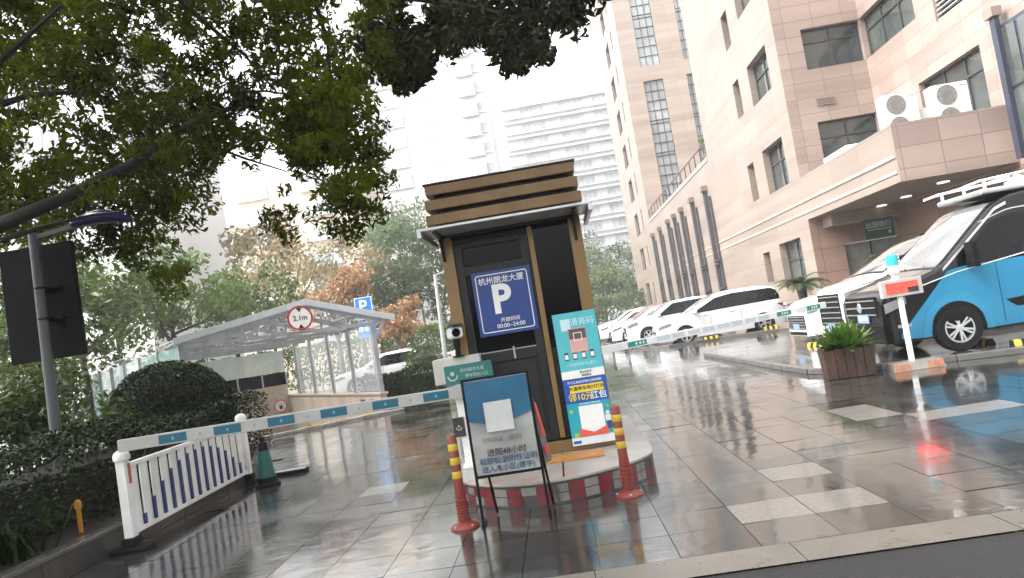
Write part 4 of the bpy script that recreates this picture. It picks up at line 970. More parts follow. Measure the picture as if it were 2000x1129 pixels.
b = MB(); b.prism([(-0.105, -0.195), (0.02, -0.235), (0.145, -0.195), (0.145, 0.055), (-0.105, 0.055)], -0.0135, -0.0107); b.build('white_card', M['signw'], t)
b = MB(); b.prism([(-0.13, -0.262), (0.17, -0.262), (0.17, -0.17), (0.02, -0.225), (-0.13, -0.17)], -0.0155, -0.0137); b.build('red_envelope', M['pred'], t)
b = MB(); b.lathe([(0.02, -0.0137), (0.02, -0.012)], 14, (-0.185, 0, 0.01), 'y'); b.lathe([(0.016, -0.0137), (0.016, -0.012)], 14, (0.195, 0, 0.02), 'y'); b.box(-0.19, -0.14, -0.0145, -0.0107, -0.262, -0.215); b.build('coin', mat('coin_green', (0.25, 0.45, 0.06), 0.4), t)
b = MB(); b.lathe([(0.021, -0.0165), (0.021, -0.0137)], 12, (0.185, 0, -0.045), 'y'); b.box(0.155, 0.212, -0.0165, -0.0137, -0.13, -0.068); b.build('figure_top', mat('figure_pale', (0.66, 0.62, 0.58), 0.5), t)
b = MB(); b.box(0.165, 0.212, -0.0165, -0.0137, -0.21, -0.131); b.build('figure_legs', M['nblue'], t)

# ------------------------------------------------------------------ barrier gates
def stripes(mb, a, b2, spots, ln, h, th):
    a = Vector(a); b2 = Vector(b2); d = (b2-a); L_ = d.length; d.normalize()
    for s in spots:
        mb.bar(a+d*(s-ln/2), a+d*(s+ln/2), th, h)
t = thing('barrier_gate', 'parking barrier with camera and green sign, its white arm reaching left', 'barrier', (-1.06, 7.75, 0.0))
b = MB(); b.box(-0.085, 0.065, 0.0, 0.16, 0.207, 1.10); b.box(-0.11, 0.09, -0.03, 0.2, 0.207, 0.25); b.build('post', M['white'], t, bevel=0.008)
b = MB(); b.box(-0.26, 0.24, -0.06, 0.42, 1.105, 1.37); b.build('housing', mat('housing_grey', (0.52, 0.51, 0.47), 0.4, dirt=((0.2, 0.19, 0.17), 4, 0.5)), t, bevel=0.01)
sg = MB(); sg.box(-0.14, 0.36, -0.12, -0.065, 1.085, 1.29); sg = sg.build('sign_panel', M['cteal'], t, bevel=0.004)
b = MB()
P = [(-0.06+0.05*math.cos(a), -0.124, 1.185+0.05*math.sin(a)) for a in [RAD(180+18*q) for q in range(11)]]
b.path(P, 0.009, 5); b.lathe([(0.022, -0.127), (0.022, -0.121)], 14, (-0.06, 0, 1.205), 'y'); b.build('emblem', M['letter'], sg)
text('杭州朗龙大厦', 0.042, M['letter'], sg, (0.15, -0.1215, 1.225), bold=0.001); text('停车场出入口', 0.040, M['letter'], sg, (0.19, -0.1215, 1.165), bold=0.001)
b = MB(); b.box(-0.15, -0.03, -0.03, -0.005, 0.545, 0.745); sq = b.build('lower_plate', mat('plate_black', (0.02, 0.025, 0.022), 0.4), t, bevel=0.004)
b = MB(); P = [(-0.09+0.028*math.cos(a), -0.034, 0.645+0.028*math.sin(a)) for a in [RAD(180+18*q) for q in range(11)]]; b.path(P, 0.006, 5); b.lathe([(0.012, -0.035), (0.012, -0.031)], 12, (-0.09, 0, 0.655), 'y'); b.build('emblem', M['letter'], sq)
bm_ = MB(); A0, A1 = (0.02, -0.12, 1.01), (-3.28, -0.77, 1.055); bm_.bar(A0, A1, 0.05, 0.118); bm_ = bm_.build('arm', M['boomw'], t, bevel=0.006)
for k in range(6): b = MB(); stripes(b, A0, A1, [0.28+0.515*k], 0.26, 0.085, 0.053); b.build('arm_stripe', M['boomb'], bm_)
b = MB(); stripes(b, A0, A1, [0.28+0.515*k for k in range(6)], 0.022, 0.03, 0.055); stripes(b, A0, A1, [0.54+0.515*k for k in range(5)], 0.018, 0.026, 0.055); b.build('reflector', mat('boom_dot', (0.12, 0.30, 0.36), 0.3), bm_)
b = MB(); b.box(-0.05, 0.06, -0.16, -0.03, 0.94, 1.09); b.build('arm_clamp', M['steel'], t, bevel=0.006)
cm_ = thing('camera', 'white bullet camera on a black bracket above the left barrier housing', 'camera', (-1.02, 7.62, 1.372), RAD(12))
b = MB(); b.lathe([(0.03, 0), (0.03, 0.16)], 12, (0, 0.05, 0)); b.box(-0.035, 0.035, 0.0, 0.1, 0.10, 0.18); b.box(-0.06, 0.06, -0.02, 0.12, 0, 0.012); b.build('bracket', M['black'], cm_)
b = MB(); b.box(-0.07, 0.07, -0.09, 0.36, 0.19, 0.31); b.build('casing', M['white'], cm_, bevel=0.03)
b = MB(); b.add([(-0.095, -0.16, 0.325), (0.095, -0.16, 0.325), (0.095, 0.4, 0.325), (-0.095, 0.4, 0.325), (-0.06, -0.16, 0.345), (0.06, -0.16, 0.345), (0.06, 0.4, 0.345), (-0.06, 0.4, 0.345)], [(0, 1, 5, 4), (1, 2, 6, 5), (2, 3, 7, 6), (3, 0, 4, 7), (4, 5, 6, 7), (3, 2, 1, 0)]); b.build('hood', mat('hood_dark', (0.05, 0.05, 0.05), 0.35), cm_)
b = MB(); b.lathe([(0.04, -0.105), (0.045, -0.09)], 18, (0, 0, 0.25), 'y'); b.build('lens', M['glassd'], cm_, smooth=True)
t = thing('barrier_gate', 'parking barrier half hidden behind the booth, its arm reaching right', 'barrier', (0.22, 9.75, 0.0))
b = MB(); b.box(-0.16, 0.16, -0.12, 0.2, 0.207, 1.05); b.build('post', M['white'], t, bevel=0.02)
bm_ = MB(); A0, A1 = (0.0, -0.16, 1.10), (4.25, 2.75, 1.145); bm_.bar(A0, A1, 0.045, 0.10); bm_ = bm_.build('arm', M['white'], t, bevel=0.006)
for k in (1.02, 4.08, 4.82): b = MB(); stripes(b, A0, A1, [k], 0.34, 0.07, 0.048); b.build('arm_stripe', M['boomg'], bm_)
b = MB(); stripes(b, A0, A1, [0.7, 1.9, 2.4, 2.9, 4.45], 0.03, 0.03, 0.05); stripes(b, A0, A1, [1.0, 1.07, 1.13, 4.04, 4.1, 4.16, 4.78, 4.84, 4.9], 0.03, 0.035, 0.051); b.build('reflector', M['signw'], bm_)
b = MB(); stripes(b, A0, A1, [1.5+0.3*k for k in range(8)], 0.24, 0.06, 0.0475); b.build('reflective_tape', mat('boom_tape', (0.50, 0.56, 0.58), 0.3), bm_)

# ------------------------------------------------------------------ a-frame notice board in front of the island
t = thing('notice_board', 'black framed folding notice board with blue and grey vinyl in front of the island', 'notice board', (-0.56, 6.12, 0.0))
fr = M['black']
b = MB()
for sx_ in (-0.275, 0.275): b.bar((sx_, 0, 0.0), (sx_, 0.03, 1.20), 0.022, 0.022, (0, 1, 0))
b.bar((-0.286, 0.03, 1.20), (0.286, 0.03, 1.20), 0.022, 0.022); b.bar((-0.264, 0.012, 0.40), (0.264, 0.012, 0.40), 0.022, 0.022); b.bar((-0.275, -0.05, 0.012), (-0.275, 0.16, 0.012), 0.022, 0.022); b.bar((0.275, -0.05, 0.012), (0.275, 0.16, 0.012), 0.022, 0.022)
b.build('front_frame', fr, t)
b = MB()
for sx_ in (-0.245, 0.245): b.bar((sx_+0.06, 0.34, 0.02), (sx_, 0.055, 1.19), 0.02, 0.02, (0, 1, 0))
b.bar((-0.2, 0.27, 0.36), (0.29, 0.27, 0.36), 0.02, 0.02); b.build('back_frame', fr, t)
b = MB(); n = 14
def sheet(mb, x0, x1, z0, z1, y_, nx=12, nz=14, amp=0.006, seed=0):
    r = random.Random(seed); vs = []
    ph = [r.uniform(0, 6) for _ in range(4)]
    for j in range(nz+1):
        for i in range(nx+1):
            x = x0+(x1-x0)*i/nx; z = z0+(z1-z0)*j/nz
            d = amp*(math.sin(9*x+14*z+ph[0])+0.7*math.sin(21*x-8*z+ph[1])+0.5*math.sin(5*x+33*z+ph[2]))
            vs.append((x, y_(z)+d, z))
    mb.add(vs, [(j*(nx+1)+i, j*(nx+1)+i+1, (j+1)*(nx+1)+i+1, (j+1)*(nx+1)+i) for j in range(nz) for i in range(nx)])
yb = lambda z: -0.018+0.025*z
sheet(b, -0.262, 0.262, 0.415, 1.19, lambda z: yb(z)+0.004); f = b.build('vinyl', M['cloth'], t, smooth=True)
b = MB(); b.add([(-0.262, yb(0.86)-0.008, 0.86), (0.0, yb(0.83)-0.008, 0.80), (0.262, yb(0.9)-0.008, 0.885), (0.262, yb(1.18)-0.008, 1.185), (0, yb(1.18)-0.012, 1.185), (-0.262, yb(1.18)-0.008, 1.185)], [(0, 1, 4, 5), (1, 2, 3, 4)]); f2 = b.build('blue_field', M['clothb'], f)
b = MB(); b.box(-0.125, 0.105, -0.013, -0.010, 0.755, 1.0); b.build('white_card', mat('card_grey', (0.42, 0.43, 0.41), 0.35), f)
tl = -0.012
text('扫码测温（登记）', 0.045, mat('text_faint', (0.12, 0.125, 0.12), 0.5), t, (0.0, tl, 0.69), bold=0.001)
text('进院48小时', 0.066, M['nblack'], t, (0.01, tl-0.003, 0.585), bold=0.002)
text('核酸检测阴性证明', 0.060, M['nblue'], t, (0.015, tl-0.004, 0.52), bold=0.002)
text('进入本小区(楼宇)', 0.058, M['nblue'], t, (0.005, tl-0.005, 0.455), bold=0.002)
b = MB(); b.add([(0.275, 0.04, 1.05), (0.36, 0.29, 0.42), (0.30, 0.29, 0.38), (0.27, 0.06, 0.9)], [(0, 1, 2, 3)])
b.add([(-0.23, 0.075, 1.10), (0.25, 0.075, 1.10), (0.35, 0.27, 0.40), (-0.14, 0.27, 0.40)], [(0, 1, 2, 3)]); f3 = b.build('back_vinyl', M['cloth'], t)
b = MB(); b.add([(0.283, 0.075, 0.93), (0.296, 0.11, 0.93), (0.335, 0.23, 0.62), (0.30, 0.20, 0.62)], [(0, 1, 2, 3)]); b.add([(0.30, 0.21, 0.55), (0.335, 0.24, 0.55), (0.352, 0.28, 0.46), (0.312, 0.26, 0.44)], [(0, 1, 2, 3)])
for v in range(len(b.v)): b.v[v] = (b.v[v][0]+0.006, b.v[v][1]-0.006, b.v[v][2])
b.build('red_print', M['pred'], f3)

# ------------------------------------------------------------------ bollards
def bollard(x, y, label, rz):
    t = thing('bollard', label, 'bollard', (x, y, 0), rz, 'flexible bollards in front of the island')
    b = MB(); b.lathe([(0.12, 0.0), (0.12, 0.012), (0.095, 0.032), (0.062, 0.045), (0.055, 0.05)], 26); ba = b.build('base', M['orange'], t, smooth=True)
    b = MB()
    for k in range(4): a = k*math.pi/2+0.5; b.lathe([(0.011, 0.018), (0.011, 0.032), (0.004, 0.036)], 8, (0.1*math.cos(a), 0.1*math.sin(a), 0))
    b.build('bolt', M['steel'], ba)
    pr = [(0.052, 0.05)]
    for k in range(8): z = 0.06+0.024*k; pr += [(0.054, z), (0.054, z+0.010), (0.043, z+0.014), (0.043, z+0.021)]
    pr += [(0.046, 0.26), (0.041, 0.34), (0.041, 0.755), (0.036, 0.768), (0.005, 0.77)]
    b = MB(); b.lathe(pr, 26); b.build('tube', M['orange'], t, smooth=30)
    for z in (0.41, 0.525, 0.64):
        b = MB(); b.lathe([(0.0415, z), (0.0425, z+0.002), (0.0425, z+0.056), (0.0415, z+0.058)], 26, caps=False); b.build('reflective_band', M['yellow'], t, smooth=True)
bollard(-1.0, 6.2, 'red orange bollard with yellow bands left of the notice board', 0.3); bollard(0.40, 6.44, 'red orange bollard with yellow bands below the red packet poster', 1.1)

# ------------------------------------------------------------------ white traffic fence and cone at left
a0 = Vector((-4.46, 7.2, 0)); a1 = Vector((-4.64, 10.42, 0)); FL = (a1-a0).length
t = thing('traffic_fence', 'white slatted traffic fence with blue stripes of rising height', 'fence', a0, math.atan2(a1.y-a0.y, a1.x-a0.x))
for x in (0.0, FL):
    b = MB(); b.box(x-0.055, x+0.055, -0.045, 0.045, 0.10, 0.93); po = b.build('post', M['white'], t, bevel=0.006)
    b = MB(); b.lathe([(0.078, 0.90), (0.08, 0.945), (0.066, 0.975), (0.035, 0.995), (0.004, 1.0)], 16, (x, 0, 0)); b.build('cap', M['white'], po, smooth=True)
    b = MB(); b.box(x-0.09, x+0.09, -0.19, 0.19, 0, 0.05); b.box(x-0.075, x+0.075, -0.075, 0.075, 0.056, 0.14); b.build('foot', M['rubber'], po, bevel=0.015)
b = MB(); b.box(-0.052, -0.03, -0.05, -0.0455, 0.70, 0.86) if False else b.box(0.0, 0.045, -0.052, -0.0455, 0.66, 0.86); b.build('reflector', M['refl'], t)
b = MB()
for z in (0.175, 0.835): b.box(0.056, FL-0.056, -0.028, 0.028, z-0.022, z+0.022)
b.build('rail', M['white'], t, bevel=0.004)
NS = 14; hs_ = [0.10, 0.22, 0.33, 0.42, 0.47, 0.51, 0.52, 0.52, 0.49, 0.44, 0.37, 0.25, 0.14, 0.0]
for k in range(NS):
    xc = 0.056+(FL-0.112)*(k+0.5)/NS; hw = (FL-0.112)/NS*0.36
    b = MB(); b.add([(xc-hw, -0.004, 0.198), (xc, -0.024, 0.198), (xc+hw, -0.004, 0.198), (xc-hw, -0.004, 0.812), (xc, -0.024, 0.812), (xc+hw, -0.004, 0.812), (xc-hw, 0.01, 0.198), (xc+hw, 0.01, 0.198), (xc-hw, 0.01, 0.812), (xc+hw, 0.01, 0.812)],
                    [(0, 1, 4, 3), (1, 2, 5, 4), (6, 8, 9, 7), (0, 3, 8, 6), (2, 7, 9, 5)]); sl_ = b.build('slat', M['white'], t)
    if hs_[k]:
        xg = xc+(FL-0.112)/NS*0.5; b = MB(); b.box(xg-0.027, xg+0.027, -0.022, -0.008, 0.199, 0.2+hs_[k]*1.05)
        b.build('stripe', M['fblue'], sl_)
t = thing('traffic_cone', 'teal cone with black tip standing at the far end of the white fence', 'cone', (-4.22, 10.05, 0), 0.4)
b = MB(); b.box(-0.165, 0.165, -0.165, 0.165, 0.0, 0.035); b.build('base', M['rubber'], t, bevel=0.01)
b = MB(); b.lathe([(0.125, 0.036), (0.12, 0.09), (0.092, 0.3), (0.072, 0.47)], 22); b.build('body', M['conet'], t, smooth=True)
b = MB(); b.lathe([(0.072, 0.471), (0.064, 0.54), (0.056, 0.585), (0.034, 0.59), (0.034, 0.66), (0.004, 0.665)], 18); b.build('tip', M['black'], t, smooth=30)
b = MB(); b.lathe([(0.134, 0.037), (0.128, 0.11)], 22, caps=False); b.build('skirt', M['black'], t, smooth=True)
t = thing('rubber_plate', 'flat pale topped rubber block lying between fence and cone', 'block', (-4.42, 10.75, 0), 0.1)
b = MB(); b.box(-0.02, 0.5, -0.1, 0.12, 0.0, 0.05); b.build('block', M['rubber'], t, bevel=0.01); b = MB(); b.box(0.0, 0.48, -0.08, 0.1, 0.0505, 0.056); b.build('top_plate', M['steel'], t)
p = at(152, 985, 7.4)
t = thing('marker_post', 'small yellow marker post in the soil before the hedge', 'marker', (p.x, 7.4, 0.22))
b = MB(); b.box(-0.02, 0.02, -0.015, 0.015, 0, 0.24); b.box(-0.032, 0.032, -0.02, 0.02, 0.2401, 0.31); b.build('stake', mat('marker_yellow', (0.50, 0.22, 0.02), 0.5), t, bevel=0.006)
b = MB(); b.lathe([(0.03, 0.3101), (0.02, 0.33), (0.004, 0.335)], 10); b.build('cap', mat('marker_yellow', (0.50, 0.22, 0.02), 0.5), t, smooth=True)

# ------------------------------------------------------------------ street lamp and sign board at left
t = thing('street_lamp', 'grey lamp post with a dark blue lamp head at far left', 'street lamp', (-6.03, 8.5, 0.2))
b = MB(); b.path([(0.0, 0, 0), (0.02, 0, 1.6), (0.04, 0, 3.44)], [0.068, 0.062, 0.056], 18); b.build('pole', M['polec'], t, smooth=True)
b = MB(); b.lathe([(0.064, 0), (0.066, 0.03), (0.05, 0.045)], 16, (0.04, 0, 3.43)); b.bar((0.05, 0, 3.36), (0.62, 0, 3.43), 0.05, 0.055); b.build('arm', M['polec'], t, smooth=30)
b = MB(); n = 12; vs = []; fs = []
for i in range(13):
    u = i/12; wz = 0.105*math.sin(math.pi*min(1, 0.10+0.86*u))**0.7; wy = 0.13*math.sin(math.pi*min(1, 0.12+0.84*u))**0.6
    for k in range(n):
        a = 2*math.pi*k/n; vs.append((0.55+0.74*u, wy*math.cos(a), 3.43+0.045*math.sin(math.pi*u)-0.07*u*u+wz*math.sin(a)*(1.0 if math.sin(a) > 0 else 0.65)))
for i in range(12):
    for k in range(n): fs.append((i*n+k, i*n+(k+1) % n, (i+1)*n+(k+1) % n, (i+1)*n+k))
fs += [tuple(range(n))[::-1], tuple(range(12*n, 13*n))]
b.add(vs, fs); b.build('lamp_head', M['lampb'], t, smooth=True)
t = thing('sign_board', 'black back of a large sign board strapped to the lamp post', 'sign board', (-6.0, 8.66, 0.2))
b = MB(); b.box(-0.58, 0.35, 0.0, 0.07, 1.90, 3.30); b.build('panel', mat('board_black', (0.003, 0.003, 0.0035), 0.7, spec=0.15), t, bevel=0.01)
for z in (2.75, 2.38):
    b = MB(); b.path([(0.03+0.074*math.cos(a*math.pi/8), -0.16+0.074*math.sin(a*math.pi/8), z) for a in range(17)], 0.012, 6); b.box(-0.15, 0.2, -0.09, 0.0, z-0.02, z+0.02); b.build('clamp', M['black'], t)

# ------------------------------------------------------------------ ramp to the underground car park
RZ = math.atan2(RU.y, RU.x)
t = thing('ramp_canopy', 'grey steel and glass gable canopy over the underground parking ramp', 'canopy', RO, RZ)
struct(MB().box(U0, U1, 0, AL, -2.75, -2.62).build('ramp_floor', M['conc'], loc=RO, rot=(0, 0, RZ)))
b = MB(); b.box(U1, U1+0.16, 0.01, AL, -2.62, 0.47); b.box(U0-0.16, U0, 0.01, 15.5, -2.62, 0.47); b.box(U0, U1, AL, AL+0.16, -2.62, 0.92); b.box(U0-0.16, U1+0.16, -0.15, 0.0, -2.62, -0.02)
rw = b.build('retaining_wall', M['beige'], t)
b = MB(); b.box(U1-0.04, U1+0.2, -0.02, AL+0.1, 0.472, 0.53); b.box(U0-0.2, U0+0.04, -0.02, 15.5, 0.472, 0.53); b.build('coping', M['cream'], rw, bevel=0.008)
b = MB(); b.box(U1-0.03, U1-0.002, 6.0, 8.0, -2.5, -0.55); b.build('garage_opening', M['black'], rw)
b = MB(); b.box(U0, U1, AL, AL+0.08, 0.925, 1.40); cl_ = b.build('clerestory', M['glassd'], t)
b = MB()
for k in range(6): u = U0+(U1-U0)*k/5; b.box(u-0.03, u+0.03, AL-0.03, AL-0.002, 0.925, 1.40)
b.build('clerestory_frame', M['steel'], cl_)
b = MB(); b.box(U0, U1, AL, AL+0.06, 1.41, 2.2); b.build('end_panel', mat('end_glass', (0.62, 0.68, 0.65), 0.2, alpha=0.6, var=0.1), t)
RIDGE, LE, RE = (1.02, 2.98), (-1.98, 2.45), (2.98, 2.34)
RL = 14.5; FL2 = 0.145
def sl(pa, pb, u): return (pa[0]+(pb[0]-pa[0])*u, pa[1]+(pb[1]-pa[1])*u)
b = MB()
for pa, pb in ((LE, RIDGE), (RIDGE, RE)):
    b.add([(pa[0], -0.1, pa[1]+0.07), (pb[0], -0.1, pb[1]+0.07), (pb[0], RL, pb[1]+0.07), (pa[0]-(FL2*RL if pa is LE else 0), RL, pa[1]+0.07), (pa[0], -0.1, pa[1]+0.095), (pb[0], -0.1, pb[1]+0.095), (pb[0], RL, pb[1]+0.095), (pa[0]-(FL2*RL if pa is LE else 0), RL, pa[1]+0.095)],
          [(0, 1, 2, 3), (4, 5, 6, 7), (0, 1, 5, 4), (3, 2, 6, 7), (0, 3, 7, 4), (1, 2, 6, 5)])
b.build('roof', M['roofp'], t)
for a in (0.02, 2.4, 4.8, 7.2, 9.6):
    b = MB()
    b.bar((LE[0], a, LE[1]), (RIDGE[0], a, RIDGE[1]), 0.08, 0.12); b.bar((RIDGE[0], a+0.001, RIDGE[1]), (RE[0], a+0.001, RE[1]), 0.08, 0.12)
    b.bar((U0-0.08, a+0.002, 2.36), (U1+0.08, a+0.002, 2.30), 0.07, 0.08)
    for u in (0.25, 0.5, 0.75):
        q = sl(LE, RIDGE, u); b.bar((q[0], a, 2.38), (q[0], a, q[1]-0.05), 0.05, 0.05, (0, 1, 0))
    q = sl(LE, RIDGE, 0.5); b.bar((q[0], a, 2.39), (RIDGE[0], a, RIDGE[1]-0.1), 0.04, 0.04, (0, 1, 0)); b.bar((RIDGE[0], a, 2.34), (RIDGE[0], a, RIDGE[1]-0.05), 0.05, 0.05, (0, 1, 0)); q = sl(RIDGE, RE, 0.5); b.bar((q[0], a, 2.33), (q[0], a, q[1]-0.05), 0.05, 0.05, (0, 1, 0))
    b.build('truss', M['steel'], t)
b = MB()
for u in (0.02, 0.33, 0.66, 0.98):
    for pa, pb in ((LE, RIDGE), (RIDGE, RE)):
        q = sl(pa, pb, u); b.bar((q[0], -0.05, q[1]+0.045), (q[0], RL, q[1]+0.045), 0.05, 0.045)
b.build('purlin', M['steel'], t)
b = MB(); b.bar((LE[0], -0.12, LE[1]+0.06), (RIDGE[0], -0.12, RIDGE[1]+0.06), 0.03, 0.15); b.bar((RIDGE[0]+0.01, -0.12, RIDGE[1]+0.06), (RE[0]+0.25, -0.12, RE[1]+0.03), 0.03, 0.15); b.build('fascia', M['galv'], t)
for i, a in enumerate((0.1, 2.3, 4.5, 6.7, 8.9)):
    b = MB(); b.bar((U1+0.08, a, 0.0 if i == 0 else 0.53), (U1+0.08, a, 2.34), 0.1, 0.1, (0, 1, 0))
    if i == 0: b.bar((U1+0.08, a, 1.85), (U1+0.42, a, 2.32), 0.06, 0.06, (0, 1, 0))
    b.build('post', M['steel'], t)
for a in (0.1, 2.3, 4.5, 6.7, 8.9, 11.1, 13.3):
    ul = U0-0.08-FL2*a; b = MB(); b.bar((ul, a, 0.0), (ul, a, 2.44), 0.1, 0.1, (0, 1, 0)); b.build('post', M['steel'], t)
    b = MB(); b.bar((ul-0.01, a+0.06, 1.48), (ul-0.01-FL2*2.08, a+2.14, 1.48), 0.012, 1.84); b.build('glass_panel', M['glassg'], t)
for a in (0.1, 2.3, 4.5, 6.7):
    b = MB(); b.box(U1+0.075, U1+0.09, a+0.06, a+2.14, 0.56, 2.25); b.build('glass_panel', M['glassk'], t)
for a, uu in ((1.5, 0.18), (0.75, 0.12)):
    b = MB(); b.box(U1-0.02, U1-0.002, a-uu, a+uu, 0.08, 0.36); f = b.build('wall_plate', M['nblue'], t)
    b = MB(); b.box(U1-0.024, U1-0.021, a-uu*0.6, a+uu*0.6, 0.2, 0.25); b.build('mark', M['letter'], f)
t2 = thing('ramp_kerb', 'grey and yellow kerb along the near edge of the ramp', 'kerb', RO, RZ)
b = MB()
for k in range(10): b.box(U0-0.4+0.52*k, U0+0.115+0.52*k, -0.32, -0.17, 0.0, 0.07)
b.build('kerb', M['conc'], t2, bevel=0.012)
b = MB(); b.box(1.95, 2.4, -0.325, -0.165, 0.071, 0.076); b.box(0.5, 0.9, -0.325, -0.165, 0.071, 0.076); b.build('yellow_paint', M['yellow'], t2)
t2 = thing('height_sign', 'round red rimmed height limit sign at the canopy gable', 'sign', rp(0.82, -0.22, 2.66), RZ-RAD(10))
b = MB(); b.lathe([(0.30, -0.012), (0.30, 0.012)], 32, axis='y'); b.build('disc', M['signw'], t2)
b = MB(); b.lathe([(0.30, -0.016), (0.255, -0.016), (0.255, -0.0125), (0.30, -0.0125)], 32, axis='y', caps=False); b.build('red_rim', M['red'], t2)
b = MB(); b.add([(-0.07, -0.016, 0.25), (0.07, -0.016, 0.25), (0, -0.016, 0.14)], [(0, 1, 2)]); b.add([(-0.07, -0.016, -0.25), (0.07, -0.016, -0.25), (0, -0.016, -0.14)], [(0, 1, 2)]); b.build('arrow', M['nblack'], t2)
text('2.1m', 0.17, M['nblack'], t2, (0, -0.015, 0), bold=0.004)
b = MB(); b.bar((0, 0.02, -0.2), (0, 0.02, 0.2), 0.03, 0.02, (0, 1, 0)); b.build('bracket', M['steel'], t2)
t2 = thing('no_fire_sign', 'round no naked flame sign on the beige ramp wall', 'sign', rp(U1-0.35, AL-0.02, 0.15), RZ)
b = MB(); b.lathe([(0.24, -0.006), (0.24, 0.006)], 28, axis='y'); b.build('disc', M['signw'], t2)
b = MB(); b.lathe([(0.24, -0.012), (0.20, -0.012), (0.20, -0.0065), (0.24, -0.0065)], 28, axis='y', caps=False); b.bar((-0.145, -0.014, 0.145), (0.145, -0.014, -0.145), 0.003, 0.035, (0, -1, 0)) ; b.build('red_ring', M['pred'], t2)
b = MB(); b.prism([(-0.02, -0.12), (0.03, -0.12), (0.07, -0.03), (0.03, 0.1), (0.01, 0.0), (-0.04, 0.05), (-0.06, -0.04)], -0.010, -0.0065); b.build('flame', M['nblack'], t2)

# blue parking sign on a pole, and the slim lamp post beyond
t = thing('parking_sign', 'small blue P sign on a pole behind the ramp canopy', 'sign', (-6.83, 27.0, 0.0))
b = MB(); b.lathe([(0.045, 0), (0.045, 3.6)], 12, (0.04, 0.06, 0)); b.build('pole', M['steel'], t, smooth=True)
BL2 = mat('sign_sky_blue', (0.02, 0.17, 0.48), 0.35)
b = MB(); b.box(-0.34, 0.33, -0.012, 0.012, 2.82, 3.66); pn = b.build('panel', BL2, t)
b = MB(); rrect(b, 0.325, 0.41, 0.03, 0.025, -0.015)
for v in range(len(b.v)): b.v[v] = (b.v[v][0]-0.005, b.v[v][1], b.v[v][2]+3.24)
b.build('border', M['signw'], pn); text('P', 0.62, M['signw'], pn, (-0.03, -0.016, 3.3), bold=0.012); text('车', 0.12, M['signw'], pn, (0.16, -0.016, 2.95), bold=0.002)
b = MB(); b.box(-0.34, 0.35, -0.012, 0.012, 2.14, 2.76); p2 = b.build('lower_panel', BL2, t); text('停车用', 0.21, M['signw'], p2, (0.0, -0.014, 2.45), bold=0.006)
t = thing('street_lamp', 'slim grey lamp post with short arm left of the booth', 'street lamp', (-4.0, 26.0, 0.0))
b = MB(); b.path([(0, 0, 0), (0.06, 0, 2.0), (0.12, 0, 3.95)], [0.09, 0.075, 0.06], 12); b.build('pole', M['galv'], t, smooth=True)
b = MB(); b.bar((0.12, 0, 3.93), (0.55, 0, 4.02), 0.07, 0.05); b.build('arm', M['galv'], t); b = MB(); b.box(0.45, 0.95, -0.11, 0.11, 3.99, 4.06); b.build('lamp_head', M['galv'], t, bevel=0.02)

# ------------------------------------------------------------------ vehicles
def make_wheel(r, rim, wdt, spokes, m_rim):
    tm = MB(); h = wdt/2
    tm.lathe([(rim, -h*0.86), (rim+0.015, -h*0.98), (r*0.93, -h), (r, -h*0.66), (r, h*0.66), (r*0.93, h), (rim, h*0.9)], 36, axis='y', caps=False)
    tm.lathe([(rim*0.99, -h*0.25), (0.01, -h*0.25)], 30, axis='y', caps=False)
    rm = MB(); rm.lathe([(rim, -h*0.86), (rim*0.99, -h*0.93), (rim*0.90, -h*0.93), (rim*0.88, -h*0.6), (rim*0.88, -h*0.3)], 36, axis='y', caps=False)
    rm.lathe([(0.065, -h*0.5), (0.06, -h*0.86), (0.045, -h*0.9), (0.003, -h*0.9)], 18, axis='y', caps=False)
    for k in range(spokes):
        for da in (-0.13, 0.13):
            a = 2*math.pi*k/spokes+da; a2 = 2*math.pi*k/spokes+da*1.15
            rm.bar((0.05*math.cos(a), -h*0.72, 0.05*math.sin(a)), (rim*0.9*math.cos(a2), -h*0.78, rim*0.9*math.sin(a2)), 0.03, 0.035, (0, 1, 0))
    return tm, rm
